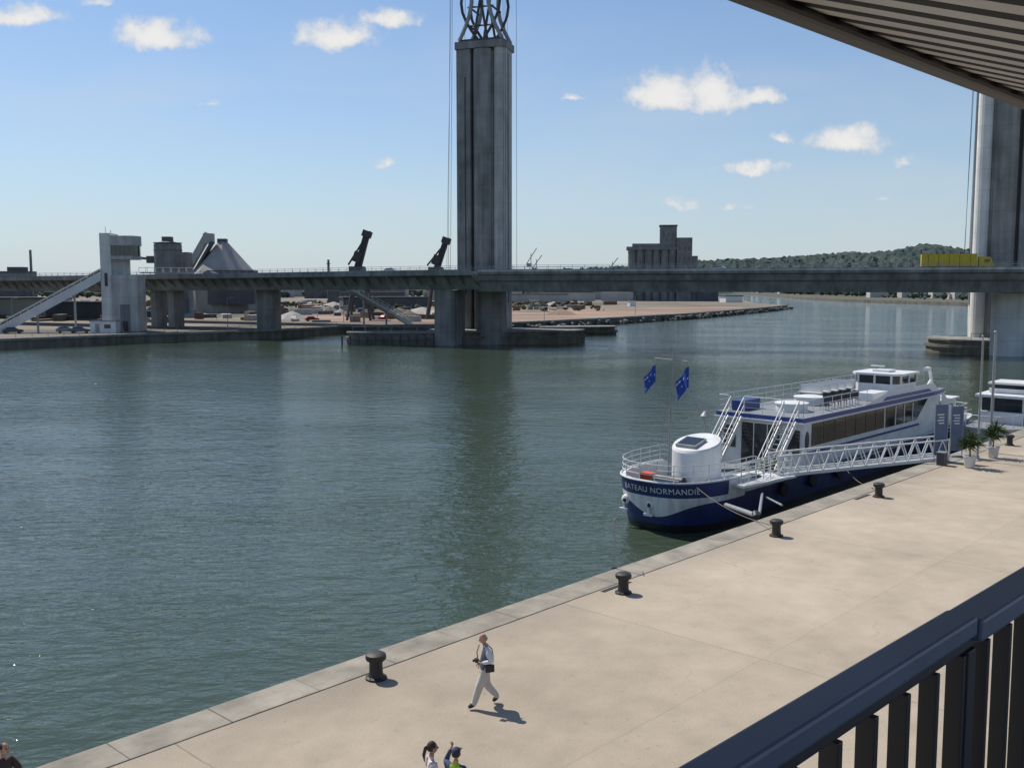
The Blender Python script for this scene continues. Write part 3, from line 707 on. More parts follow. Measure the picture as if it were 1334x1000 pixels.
# ------------------------------------------------------------ river cruise boat
bo=empty('river_cruise_boat',(6.75,50.35,WZ),TH)
LEN=42.5
hullm=bpy.data.materials.new('hull_livery'); n5,l5=nt(hullm); p=n5['Principled BSDF']; p.inputs['Roughness'].default_value=.4
t5=n5.new('ShaderNodeTexCoord'); s5=n5.new('ShaderNodeSeparateXYZ'); l5.new(t5.outputs['Object'],s5.inputs[0])
def m5(op,a,b=None,c=None):
    x=n5.new('ShaderNodeMath'); x.operation=op
    for i,q in enumerate((a,b,c)):
        if q is None: continue
        if isinstance(q,(int,float)): x.inputs[i].default_value=q
        else: l5.new(q,x.inputs[i])
    return x.outputs[0]
X5,Y5,Z5=s5.outputs
lower=m5('MULTIPLY_ADD',m5('SINE',m5('MULTIPLY_ADD',Y5,1.3,2.2)),-.38,1.2)
isw=m5('MULTIPLY',m5('GREATER_THAN',Z5,lower),m5('LESS_THAN',Z5,1.88))
isw=m5('MULTIPLY',isw,m5('LESS_THAN',X5,5.0))
sidew=m5('MULTIPLY',m5('GREATER_THAN',X5,3.4),m5('GREATER_THAN',Z5,1.75))
isw=m5('MAXIMUM',isw,sidew); isb=m5('LESS_THAN',Z5,.42)
nz=n5.new('ShaderNodeTexNoise'); nz.inputs['Scale'].default_value=1.2; nz.inputs['Detail'].default_value=8
mp5=n5.new('ShaderNodeMapping'); mp5.inputs['Scale'].default_value=(2,2,.5); l5.new(t5.outputs['Object'],mp5.inputs[0]); l5.new(mp5.outputs[0],nz.inputs[0])
mA=n5.new('ShaderNodeMix'); mA.data_type='RGBA'; mA.inputs[6].default_value=(.016,.034,.14,1); mA.inputs[7].default_value=(.70,.71,.71,1); l5.new(isw,mA.inputs[0])
mB=n5.new('ShaderNodeMix'); mB.data_type='RGBA'; mB.inputs[7].default_value=(.012,.013,.016,1); l5.new(isb,mB.inputs[0]); l5.new(mA.outputs[2],mB.inputs[6])
dr=n5.new('ShaderNodeMapRange'); dr.inputs[1].default_value=.33; dr.inputs[2].default_value=.6; dr.inputs[3].default_value=.62; dr.inputs[4].default_value=1; l5.new(nz.outputs['Fac'],dr.inputs[0])
vv=n5.new('ShaderNodeVectorMath'); vv.operation='SCALE'; l5.new(mB.outputs[2],vv.inputs[0]); l5.new(dr.outputs[0],vv.inputs['Scale']); l5.new(vv.outputs[0],p.inputs['Base Color'])
def topz(s): 
    return 2.65 if s<6 else (2.65-.6*min(1,(s-6)/1.6)) if s<36 else 2.05+.3*min(1,(s-36)/4)
def outline():
    nb=2.5; Lb=4.6; B_=3.0
    half=[]
    for k in range(25):
        t=math.pi/2*k/24; half.append((Lb*(1-math.cos(t)**(2/nb)),B_*math.sin(t)**(2/nb)))
    s_=Lb
    while s_<37: s_+=1.6 if s_>9 else .5; half.append((s_,B_))
    for k in range(1,9):
        t=math.pi/2*k/8; half.append((37.4+ (LEN-37.4)*math.sin(t),B_*(.55+.45*math.cos(t))))
    return half
half=outline(); ring=[(a,-c) for a,c in reversed(half)]+[(a,c) for a,c in half[1:]]
lev=[-.2,0,.12,.3,.5,.7,.85,1.0]
b=MB(); vs=[]
def hp(a,c,f): 
    return (a+max(0,(1-f))*.55*max(0,1-a/5), c*(1-.10*(1-max(0,f))**2))
for f in lev:
    for (a,c) in ring:
        z=f*topz(a) if f>0 else f*2.5
        q=hp(a,c,f); vs.append((q[0],q[1],z))
k=len(ring); fs=[(i*k+j,i*k+j+1,(i+1)*k+j+1,(i+1)*k+j) for i in range(len(lev)-1) for j in range(k-1)]
fs+=[(i*k+k-1,i*k,(i+1)*k,(i+1)*k+k-1) for i in range(len(lev)-1)]
b.add(vs,fs,hullm)
def inn(a,c): return (a+.34*max(0,1-a/5)+(0 if a<37 else -.1),c*.955)
vs=[(*inn(a,c),topz(a)) for a,c in ring]+[(*inn(a,c),1.75) for a,c in ring]
b.add(vs,[(j,j+1,k+j+1,k+j) for j in range(k-1)]+[(k-1,0,k,2*k-1)],white)
b.add([(a,c,topz(a)) for a,c in ring]+[(*inn(a,c),topz(a)) for a,c in ring],[(j,j+1,k+j+1,k+j) for j in range(k-1)],white)
b.add([(*inn(a,c),1.76) for a,c in ring],[tuple(range(k))],deckg)
b.build('hull',parent=bo,smooth=True)
b=MB()
for (a,c),(a2,c2) in zip(ring[:-1],ring[1:]):
    if a>5.5 and a2>5.5: b.tube((a,c*1.005,topz(a)-.12),(a2,c2*1.005,topz(a2)-.12),.09,steel,6)
    if a<=6: b.tube((a-.01,c*1.0,topz(a)+.02),(a2-.01,c2,topz(a2)+.02),.05,white,6)
for (lat,xx) in [(1.5,.50),(-.2,.30)]:
    b.ell((xx,lat,1.42),(.13,.26,.26),white,12,8); b.ell((xx-.08,lat,1.40),(.12,.12,.12),black,10,6)
    b.bar((xx-.12,lat,1.3),(xx-.06,lat,.85),.12,.16,white); b.bar((xx-.18,lat-.26,.92),(xx-.18,lat+.26,.92),.13,.13,white)
for x in (9,12.5,16,20,24,28,32):
    b.lathe((x,-3.12,1.3),[(.18,-.1),(.36,-.1),(.4,0),(.36,.1),(.18,.1)],rub,14,M3=Matrix.Rotation(math.pi/2,3,'X'))
b.build('hull_fittings',parent=bo,smooth=True)
fc=bpy.data.curves.new('nm','FONT'); fc.body='BATEAU NORMANDIE'; fc.size=.42; fc.space_character=1.08
fo=bpy.data.objects.new('nm',fc); S.collection.objects.link(fo)
dg=bpy.context.evaluated_depsgraph_get(); me=bpy.data.meshes.new_from_object(fo.evaluated_get(dg)); bpy.data.objects.remove(fo)
bm=bmesh.new(); bm.from_mesh(me); bmesh.ops.triangulate(bm,faces=bm.faces); bmesh.ops.subdivide_edges(bm,edges=bm.edges,cuts=1); bm.to_mesh(me); bm.free()
arc=[(a,c) for a,c in reversed(half[:34])]+[(a,-c) for a,c in half[1:34]]
cum=[0]
for (a,c),(a2,c2) in zip(arc[:-1],arc[1:]): cum.append(cum[-1]+math.hypot(a2-a,c2-c))
mid=cum[33]; xs_=[v_.co.x for v_ in me.vertices]; wdt=max(xs_)
for v_ in me.vertices:
    sL=mid+.75-wdt/2+v_.co.x; i=0
    while i<len(cum)-2 and cum[i+1]<sL: i+=1
    t=(sL-cum[i])/(cum[i+1]-cum[i]); a=arc[i][0]+(arc[i+1][0]-arc[i][0])*t; c=arc[i][1]+(arc[i+1][1]-arc[i][1])*t
    dx=arc[i+1][0]-arc[i][0];dy=arc[i+1][1]-arc[i][1];L=math.hypot(dx,dy); nx,ny=dy/L,-dx/L
    z=2.10+v_.co.y; f=z/2.65; q=hp(a,c,f)
    v_.co=(q[0]+nx*.05,q[1]+ny*.05,z)
me.materials.clear(); me.materials.append(white); to=bpy.data.objects.new('name_lettering',me); S.collection.objects.link(to); to.parent=bo
b=MB()
b.prism([(12,-2.72),(31,-2.72),(34.5,-2.4),(34.5,2.4),(31,2.72),(12,2.72)],1.76,4.72,white)
b.prism([(11.6,-2.86),(32,-2.86),(35,-2.5),(35,2.5),(32,2.86),(11.6,2.86)],4.72,4.98,blue,deckg)
b.prism([(11.5,-2.92),(32,-2.92),(35.1,-2.55),(35.1,2.55),(32,2.92),(11.5,2.92)],4.64,4.72,white)
for sgn in(-1,1):
    for i in range(7):
        x0=13.0+i*1.5; b.box((x0+.70,sgn*2.73,3.88),(1.40,.06,1.32),glass)
    b.add([(23.7,sgn*2.765,3.2),(29,sgn*2.765,3.2),(31,sgn*2.765,4.55),(23.7,sgn*2.765,4.55)],[(0,1,2,3)],glass)
    for i in range(3): b.box((25.2+i*1.5,sgn*2.78,3.88),(.10,.05,1.30),white)
    b.box((21,sgn*2.75,2.85),(17,.05,.14),blue)
    b.add([(20,sgn*2.84,4.98),(33,sgn*2.84,4.98),(32,sgn*2.78,5.6),(24,sgn*2.78,5.6)],[(0,1,2,3)],white)
    b.add([(20.2,sgn*2.80,4.98),(33,sgn*2.80,4.98),(32,sgn*2.74,5.6),(24,sgn*2.74,5.6)],[(0,1,2,3)],white)
    b.add([(22.8,sgn*2.86,5.05),(31.5,sgn*2.86,5.05),(31,sgn*2.83,5.28),(23.5,sgn*2.83,5.28)],[(0,1,2,3)],blue)
b.ell((12.45,-2.73,3.6),(.28,.03,.55),steel,12,8)
b.box((11.97,0,3.15),(.06,2.6,2.6),glass)
for y in(-1.3,-.45,.45,1.3): b.box((11.93,y,3.15),(.06,.05,2.6),white2)
b.box((11.93,0,4.47),(.08,2.7,.1),white2)
for y in (-2.1,2.1): b.box((11.96,y,3.5),(.05,.8,1.4),glass)
b.build('saloon',parent=bo,bevel=.02)
b=MB()
for yc in(-1.95,1.6):
    for s_ in(-.45,.45):
        b.bar((8.9,yc+s_,1.8),(11.9,yc+s_,4.9),.06,.28,white)
        b.tube((8.9,yc+s_,2.8),(11.9,yc+s_,5.9),.03,white2,6)
        b.tube((8.9,yc+s_,2.3),(11.9,yc+s_,5.4),.022,white2,6)
        for i in range(6):
            t=i/5; b.tube((8.9+3*t,yc+s_,1.8+3.1*t),(8.9+3*t,yc+s_,2.8+3.1*t),.025,white2,6)
    for i in range(12): b.box((9.0+i*.25,yc,1.95+i*.26),(.26,.9,.05),deckg)
b.build('stairways',parent=bo)
b=MB(); n_=32; vs=[];R_=1.33; cx=4.7
def dtop(x): return 4.15+.35*((x-cx)/R_)
for k_ in range(n_):
    t=2*math.pi*k_/n_; x=cx+R_*math.cos(t); y=-.15+R_*math.sin(t); vs+= [(x,y,1.76),(x,y,dtop(x)-.12)]
b.add(vs,[(2*k_,2*((k_+1)%n_),2*((k_+1)%n_)+1,2*k_+1) for k_ in range(n_)],white)
vs=[];
for rr,dz in((1.0,-.12),(.95,0),):
    for k_ in range(n_):
        t=2*math.pi*k_/n_; x=cx+R_*rr*math.cos(t); vs.append((x,-.15+R_*rr*math.sin(t),dtop(x)+dz))
b.add(vs,[(k_,(k_+1)%n_,n_+(k_+1)%n_,n_+k_) for k_ in range(n_)]+[tuple(range(n_,2*n_))],white)
sl_=math.atan2(.35,R_); Rm=Matrix.Rotation(-sl_,3,'Y')
b.box((cx-.35,-.0,dtop(cx-.35)+.09),(1.15,1.25,.16),steelg,Mx=Rm); b.box((cx-.35,0,dtop(cx-.35)+.182),(1.0,1.1,.03),glass,Mx=Rm)
b.box((cx-.1,1.33-.15,2.9),(.7,.1,1.7),steelg)
for zz in (2.1,): b.lathe((cx,-.15,zz),[(R_+.012,0),(R_+.012,.03)],steelg,32)
b.build('wheel_drum_housing',parent=bo,smooth=True)
b=MB()
for (x,y) in [(2.0,1.1),(2.0,-1.2),(2.9,1.8)]:
    b.lathe((x,y,1.76),[(.18,0),(.14,.1),(.13,.4),(.2,.45),(.2,.5)],black,12)
b.box((2.6,.2,2.1),(.9,1.6,.6),deckg); b.tube((2.6,-.7,2.3),(2.6,1.1,2.3),.26,steel,14)
def torus(c,R1,r1,mat,ax='y'):
    k1=18;k2=8;vs=[];
    for i in range(k1):
        a=2*math.pi*i/k1
        for j_ in range(k2):
            q=2*math.pi*j_/k2; rr=R1+r1*math.cos(q); 
            v=(rr*math.cos(a),r1*math.sin(q),rr*math.sin(a)) if ax=='y' else (r1*math.sin(q),rr*math.cos(a),rr*math.sin(a))
            vs.append((c[0]+v[0],c[1]+v[1],c[2]+v[2]))
    b.add(vs,[(i*k2+j_,((i+1)%k1)*k2+j_,((i+1)%k1)*k2+(j_+1)%k2,i*k2+(j_+1)%k2) for i in range(k1) for j_ in range(k2)],mat)
torus((8.2,2.7,2.8),.3,.07,orange)
b.box((2.7,1.6,2.3),(.6,.8,.45),orange)
b.lathe((7.2,.9,1.76),[(.05,0),(.04,3.3),(.1,3.35),(.3,3.45),(.3,3.5),(.08,3.75)],steelg,14)
b.lathe((8.3,-2.3,1.76),[(.25,0),(.3,.5)],terr,14)
b.build('deck_gear',parent=bo,smooth=True)
pts=[(8.3+random.gauss(0,.22),-2.3+random.gauss(0,.22),2.6+random.gauss(0,.25),random.uniform(.08,.16)) for i in range(60)]
clumps('deck_plant',pts,leaf,parent=bo)
b=MB()
bowr=[q for q in ring if q[0]<7.5]
for q,q2 in zip(bowr[:-1],bowr[1:]):
    for hh in(.35,.62,.9): b.tube((q[0]+.06,q[1]*.97,topz(q[0])+hh),(q2[0]+.06,q2[1]*.97,topz(q2[0])+hh),.02,white2,6)
acc_=9
for q,q2 in zip(bowr[:-1],bowr[1:]):
    acc_+=math.hypot(q2[0]-q[0],q2[1]-q[1])
    if acc_>.9: acc_=0; b.tube((q[0]+.06,q[1]*.97,topz(q[0])),(q[0]+.06,q[1]*.97,topz(q[0])+.9),.025,white2,6)
def railline(pts_,z0,hh,n_r=3,sp_=1.1):
    for q,q2 in zip(pts_[:-1],pts_[1:]):
        L=math.hypot(q2[0]-q[0],q2[1]-q[1]); kk=max(1,int(L/sp_))
        for i in range(kk+1):
            t=i/kk; x=q[0]+(q2[0]-q[0])*t;y=q[1]+(q2[1]-q[1])*t; b.tube((x,y,z0),(x,y,z0+hh),.02,white2,6)
        for r_ in range(n_r): b.tube((q[0],q[1],z0+hh*(r_+1)/n_r),(q2[0],q2[1],z0+hh*(r_+1)/n_r),.016 if r_<n_r-1 else .024,white2,6)
railline([(11.8,-1.4),(11.8,1.05)],4.98,1.0); railline([(11.8,2.15),(11.8,2.78),(34.6,2.5)],4.98,1.0); railline([(11.8,-2.5),(11.8,-2.78),(20.5,-2.78)],4.98,1.0)
railline([(7.6,2.85),(12,2.85)],2.0,1.0); railline([(35,2.7),(41,2.2),(42,0),(41,-2.2),(36,-2.7)],2.3,1.0)
railline([(4.2,-2.85),(9,-2.9)],2.3,1.0)
b.build('guard_rails',parent=bo)
b=MB()
for (x,y) in [(14.6,-.6),(18.6,.2)]:
    b.lathe((x,y,4.98),[(.95,0),(.95,.42),(1.02,.45),(1.02,.52),(.5,.6)],white,24)
for i in range(5):
    b.box((21.5+i*1.2,1.6,5.4),(.5,1.6,.08),white2); b.box((21.7+i*1.2,1.6,5.7),(.06,1.6,.5),white2)
    b.box((21.5+i*1.2,1.6,5.2),(.08,1.4,.4),steel)
b.box((13.5,1.9,5.3),(2.2,.7,.6),blue); b.box((24,-1.6,5.25),(2.4,1.2,.5),white)
for i in range(6):
    x=16.3+i*.85; b.box((x,-1.9,5.4),(.42,.42,.05),steel); b.box((x+.2,-1.9,5.65),(.04,.42,.45),steel)
    for a in(-.18,.18):
        for c in(-.18,.18): b.tube((x+a,-1.9+c,4.98),(x+a,-1.9+c,5.4),.015,steel,5)
b.build('deck_furniture',parent=bo,smooth=True)
b=MB()
wp=[(28.2,-1.2),(28.8,-1.65),(31.6,-1.65),(31.6,1.65),(28.8,1.65),(28.2,1.2)]
b.prism(wp,4.98,5.65,white); b.prism([(x+.04*(1 if x<28.5 else -1 if x>31 else 0),y*.985) for x,y in wp],5.65,6.25,glass)
for (x,y) in wp+[(30.2,-1.65),(30.2,1.65),(28.2,0)]: b.box((x,y,5.95),(.12,.12,.62),white)
b.prism([(x+(x-30)*.1,y*1.12) for x,y in wp],6.25,6.4,white)
b.box((29.8,0,6.48),(1.2,1.2,.16),white); b.tube((30.6,.6,6.4),(30.6,.6,7.3),.03,steelg); b.bar((30.3,.2,6.75),(30.3,1.2,6.75),.12,.1,white)
b.build('wheelhouse',parent=bo)
b=MB()
b.prism([(34.6,-2.2),(39,-2.0),(39,2.0),(34.6,2.2)],1.76,3.9,white); b.prism([(34.5,-2.35),(39.3,-2.15),(39.3,2.15),(34.5,2.35)],3.9,4.0,white)
for sgn in(-1,1):
    for i in range(2): b.box((35.7+i*1.6,sgn*2.15,3.2),(1.1,.12,.7),glass)
    b.add([(34.4,sgn*2.5,4.98),(38.6,sgn*2.2,2.6),(38.6,sgn*2.2,2.2),(34.4,sgn*2.5,2.2)],[(0,1,2,3)],white)
b.path([(37.5,-.6,4.0),(37.5,-.6,5.2),(37.2,-.6,5.9),(36.6,-.6,6.3)],.12,white,10); b.box((36.6,-.6,6.2),(.5,.4,.25),white); b.bar((35.6,-.6,4.3),(37.3,-.6,5.3),.12,.12,white)
b.build('aft_cabin',parent=bo,smooth=True)
b=MB(); mx_,my_=3.3,.75
b.tube((mx_,my_,1.76),(mx_+.1,my_-.15,9.35),.06,steelg,10,r2=.035)
b.tube((mx_+.05,my_+1.0,8.7),(mx_+.12,my_-1.15,8.6),.03,steelg,8); 
for yy_ in (1.0,-1.15): b.tube((mx_+.08,my_+yy_,8.65),(mx_+.08,my_+yy_,8.3),.01,steelg,5)
b.tube((mx_+.1,my_,9.2),(7.0,.6,4.5),.008,steel,4); b.tube((mx_,my_,7.0),(1.0,.0,2.7),.008,steel,4)
b.build('mast',parent=bo,smooth=True)
fm=bpy.data.materials.new('flag_cloth'); n6,l6=nt(fm); p=n6['Principled BSDF']; p.inputs['Roughness'].default_value=.8
t6=n6.new('ShaderNodeTexCoord'); v6=n6.new('ShaderNodeTexVoronoi'); v6.inputs['Scale'].default_value=4.2; l6.new(t6.outputs['UV'],v6.inputs['Vector'])
c6=n6.new('ShaderNodeValToRGB'); c6.color_ramp.interpolation='CONSTANT'; c6.color_ramp.elements[0].color=(.6,.65,.75,1); c6.color_ramp.elements[1].position=.22; c6.color_ramp.elements[1].color=(.015,.06,.30,1)
l6.new(v6.outputs['Distance'],c6.inputs[0]); l6.new(c6.outputs[0],p.inputs['Base Color'])
def flag(x,y,z,wd,ht,dirx,diry,sk):
    me=bpy.data.meshes.new('flag'); nu,nv_=14,10; vs=[];uv=[]
    for j_ in range(nv_+1):
        for i in range(nu+1):
            u=i/nu;v=j_/nv_; wv=.13*math.sin(u*9+v*2)*u
            d=wd*u*.75; vs.append((x+dirx*d-diry*wv,y+diry*d+dirx*wv,z-ht*v-sk*u+.05*math.sin(u*6))); uv.append((u,v))
    fs=[(j_*(nu+1)+i,j_*(nu+1)+i+1,(j_+1)*(nu+1)+i+1,(j_+1)*(nu+1)+i) for j_ in range(nv_) for i in range(nu)]
    me.from_pydata(vs,[],fs); ul=me.uv_layers.new(name='UVMap')
    for lp in me.loops: ul.data[lp.index].uv=uv[lp.vertex_index]
    me.materials.append(fm); me.polygons.foreach_set('use_smooth',[True]*len(me.polygons))
    o=bpy.data.objects.new('flag',me); S.collection.objects.link(o); o.parent=bo
flag(mx_+.08,my_+.95,8.35,.9,.95,-.2,1.0,.75)
flag(mx_+.1,my_-1.15,8.4,1.15,1.15,.1,1.0,.95)

gw=empty('boarding_gangway',(14.35,54.0,-.45)); b=MB()
G1=Vector((24.4-14.35,56.0-54.0,.62)); o=Vector((0,0,0)); sd=Vector((0,0,1)).cross(G1).normalized()*.65
b.bar(o,G1,1.25,.07,deckg)
for s_ in(-1,1):
    a=o+sd*s_; c=G1+sd*s_; U=Vector((0,0,1.05))
    b.bar(a,c,.09,.18,white); b.bar(a+U,c+U,.08,.08,white); k_=12
    for i in range(k_):
        q=a.lerp(c,i/k_);m_=a.lerp(c,(i+.5)/k_);r_=a.lerp(c,(i+1)/k_)
        b.tube(q,m_+U,.035,white,6); b.tube(m_+U,r_,.035,white,6)
    b.tube(a,a+U,.04,white,6); b.tube(c,c+U,.04,white,6)
b.build('truss_walkway',parent=gw)
b=MB()
b.bar((-3.2,-2.6,-.05),(.3,.3,-.05),2.4,.12,white)
nn=Vector((-.733,.68,0))
for off in(-1.2,):
    a=Vector((-3.4,-2.4,0))+nn*off; c=Vector((.2,1.2,0))+nn*off
    for hh in(.35,.7,1.05): b.tube(a+Vector((0,0,hh)),c+Vector((0,0,hh)),.028,white2,6)
    for i in range(8): q=a.lerp(c,i/7); b.tube(q,q+Vector((0,0,1.05)),.028,white2,6)
b.build('boarding_platform',parent=gw)
b=MB()
b.tube((10.6,48.6,-1.0),(10.35,41.6,.1),.11,steelg,10); b.tube((13.1,51.4,-1.0),(10.6,42.0,.1),.07,steelg,10); b.tube((13.3,51.4,-1.2),(12.0,43.6,.1),.05,steelg,8)
b.tube((10.35,41.5,.06),(10.35,41.7,.2),.16,steel,10)
b.build('mooring_struts')
ropem=M('rope',(.16,.14,.11),.9)
b=MB()
def rope(p,q,sag,r=.018):
    p=Vector(p);q=Vector(q); pts=[p.lerp(q,i/12)-Vector((0,0,sag*4*(i/12)*(1-i/12))) for i in range(13)]; b.path(pts,r,ropem,6)
rope((9.3,49.6,-.3),(10.4,38.5,.4),.3); rope((20,60.5,-.6),(17.1,45.8,.4),.5)
b.build('mooring_ropes')

# ------------------------------------------------------------ second boat
b2=empty('moored_tour_boat',(34.2,72.3,WZ),TH)
b=MB(); hf=[(3.2*(1-math.cos(math.pi/2*k/8)**.9),2.2*math.sin(math.pi/2*k/8)**.9) for k in range(9)]+[(8,2.3),(14,2.3),(18,2.0)]
rg=[(a,-c) for a,c in reversed(hf)]+hf[1:]; kk=len(rg); vs=[]
for f in(-.2,0,.25,.3,.7,1):
    for a,c in rg: vs.append((a+(1-max(f,0))*.7*max(0,1-a/4),c*(.86+.14*max(0,f)),1.9*f+(.35*max(0,1-a/6) if f>.5 else 0)))
for i in range(5):
    b.add([vs[i*kk+j_] for j_ in range(kk)]+[vs[(i+1)*kk+j_] for j_ in range(kk)],[(j_,(j_+1)%kk,kk+(j_+1)%kk,kk+j_) for j_ in range(kk)],blue if i<2 else white)
b.add([vs[5*kk+j_] for j_ in range(kk)],[tuple(range(kk))],deckg)
b.prism([(4.5,-1.6),(14,-1.9),(14,1.9),(4.5,1.6)],1.9,3.0,white); b.prism([(4.9,-1.5),(13.9,-1.8),(13.9,1.8),(4.9,1.5)],3.0,4.1,glass)
for x in (4.9,6.4,7.9,9.4,10.9,12.4,13.9):
    for s_ in(-1,1): b.box((x,s_*(1.52+.031*(x-4.9)),3.55),(.14,.12,1.15),white)
b.prism([(4.2,-1.8),(14.4,-2.1),(14.4,2.1),(4.2,1.8)],4.1,4.3,white); b.prism([(6,-1.2),(8.6,-1.2),(8.6,1.2),(6,1.2)],4.3,5.0,glass); b.prism([(5.7,-1.35),(8.9,-1.35),(8.9,1.35),(5.7,1.35)],5.0,5.15,white)
b.box((7.3,0,4.5),(2.8,2.6,.35),white); b.box((5,-1.62,2.4),(.5,.05,.5),glass)
for a,c in [(.6,1.3),(1.6,1.9),(3,2.15),(.6,-1.3),(1.6,-1.9),(3,-2.15),(.3,0)]: b.tube((a+.1,c*.95,2.2),(a+.1,c*.95,3.1),.03,white2,6)
for s_ in(-1,1): b.path([(.4,0,3.1),(.7,s_*1.23,3.1),(1.7,s_*1.8,3.1),(3.1,s_*2.04,3.1),(4.4,s_*2.05,3.05)],.03,white2,6)
b.build('tour_boat_body',parent=b2,smooth=True)

# ------------------------------------------------------------ quay furniture right
def planter(x,y):
    e_=empty('potted_yucca',(x,y,0)); b=MB()
    b.lathe((0,0,0),[(.22,0),(.25,.05),(.33,.58),(.36,.6),(.36,.66),(.31,.66),(.3,.6)],terr,20); b.build('pot',parent=e_,smooth=True)
    b=MB(); b.tube((0,0,.55),(.03,.02,1.35),.05,wood,8,r2=.04); b.tube((0,0,.9),(-.15,.1,1.25),.04,wood,8)
    for base in (Vector((.03,.02,1.35)),Vector((-.15,.1,1.2)),Vector((.1,-.1,1.6))):
        for k_ in range(46):
            a=random.uniform(0,6.28);e1=random.uniform(-.3,1.4);L=random.uniform(.5,.9)
            d=Vector((math.cos(a)*math.cos(e1),math.sin(a)*math.cos(e1),math.sin(e1))); sdv=d.cross(Vector((0,0,1))).normalized()*.025
            m_=base+d*L*.55; t_=base+d*L-Vector((0,0,.12))
            b.add([base-sdv,base+sdv,m_+sdv*1.3,t_,m_-sdv*1.3],[(0,1,2,3,4)],leaf)
    b.build('yucca_leaves',parent=e_,recalc=False)
planter(24.75,53.3); planter(27.5,56.4); 
for (x,y,h_,m_,r_) in [(26.2,55.5,7.0,steelg,.06),(28.2,58.2,7.1,steelg,.09)]:
    b=MB(); b.tube((0,0,0),(0,0,h_),r_,m_,12,r2=r_*.6); b.lathe((0,0,0),[(.2,0),(.2,.04),(.12,.1),(.1,.3)],m_,14); b.ell((0,0,h_),(r_*1.2,)*3,m_,8,6); b.tube((r_+.03,0,.8),(r_*.6+.03,0,h_-.1),.008,white2,4); b.build('flagpole',loc=(x,y,0),smooth=True)
ban=M('banner_fabric',(.09,.13,.22),.6,nv=.15)
for (x,y,hh) in [(24.0,55.3,3.3),(25.6,56.9,3.0)]:
    e_=empty('banner_stand',(x,y,0),TH-.6); b=MB(); b.box((0,0,.04),(.9,.5,.08),steelg); b.tube((-.4,0,0),(-.4,0,hh),.03,steelg,8); b.tube((.4,0,0),(.4,0,hh),.03,steelg,8); b.box((0,0,hh*.54),(.78,.02,hh*.86),ban)
    for k in range(4): b.box((-.05+.05*(k%2),-.014,hh*.8-k*.16),(.42-.08*(k%2),.006,.06),white)
    b.build('banner',parent=e_)
b=MB(); b.box((0,0,.35),(.5,.4,.7),steel); b.box((0,0,.72),(.56,.46,.05),steelg); b.build('power_cabinet',loc=(23.6,54.1,0),rz=TH)

# ------------------------------------------------------------ balcony + roof
GA=rad(45.4)
bal=empty('balcony_railing',(0,0,CAMZ),GA)
b=MB()
b.box((-1.0,.614,-.570),(5.43,.054,.035),railblue); b.box((3.9,.616,-.582),(4.35,.066,.04),railblue)
b.box((.5,.614,-.60),(11,.03,.03),raildark)
b.box((.5,.614,-1.56),(11,.05,.04),raildark)
b.build('handrail',parent=bal,bevel=.006)
b=MB(); x=-2.0
while x<6:
    b.box((x,.614,-1.09),(.014,.030,.94),raildark); x+=.112
for x in (-.6,1.72,4.0): b.box((x,.614,-1.09),(.034,.036,.95),raildark)
b.build('balusters',parent=bal,bevel=.002)
b=MB(); b.box((1,-.85,-1.78),(14,2.9,.28),conL); b.build('balcony_floor',loc=(0,0,CAMZ),rz=GA)
can=empty('canopy_roof',(0,0,CAMZ),GA); b=MB()
sl=.35; y1=4.39; z1=2.36; y0=.3; z0=z1-(y1-y0)*sl
x=-2.; per=.66; prof=[]
while x<26:
    prof+= [(x,0),(x+per*.55,0),(x+per*.62,.16),(x+per*.93,.16)]; x+=per
vs=[(px_,y1,z1+dz) for px_,dz in prof]+[(px_,y0,z0+dz) for px_,dz in prof]; k=len(prof)
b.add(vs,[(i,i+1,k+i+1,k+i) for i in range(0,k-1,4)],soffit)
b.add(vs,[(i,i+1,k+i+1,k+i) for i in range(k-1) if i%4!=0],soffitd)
b.add([(-2,y1,z1+.26),(26,y1,z1+.26),(26,y0,z0+.26),(-2,y0,z0+.26)],[(0,1,2,3)],steelg)
b.build('corrugated_soffit',parent=can,recalc=False)
b=MB(); b.bar((-2,y1+.06,z1+.04),(26,y1+.06,z1+.04),.14,.30,raildark); b.tube((-2,y1-.03,z1-.08),(26,y1-.03,z1-.08),.055,raildark,10)
b.build('canopy_edge_beam',parent=can)

# ------------------------------------------------------------ people
skin=M('skin',(.42,.23,.16),.6,nv=.08,ns=10); hairg=M('hair_grey',(.28,.25,.23),.9); hairb=M('hair_dark',(.025,.016,.012),.7)
shirtw=M('shirt_white',(.62,.63,.65),.9,nv=.08,ns=12,bump=.4,bs=20); vestm=M('vest_bluegrey',(.08,.095,.12),.9,nv=.25,ns=10,bump=.4,bs=20); trou=M('trousers_cream',(.52,.48,.43),.9,nv=.10,ns=8,bump=.4,bs=14)
shoe=M('shoes_dark',(.03,.025,.02),.6); jean=M('jeans',(.05,.07,.13),.9,nv=.2,ns=9); hiv=M('hiviz_yellow',(.35,.55,.05),.8); striped=M('top_pale',(.55,.5,.5),.9,nv=.3,ns=25); eye=M('eye_dark',(.01,.01,.01),.2); lip=M('lips',(.35,.12,.1),.6); brown=M('jacket_brown',(.05,.03,.03),.9,nv=.2)
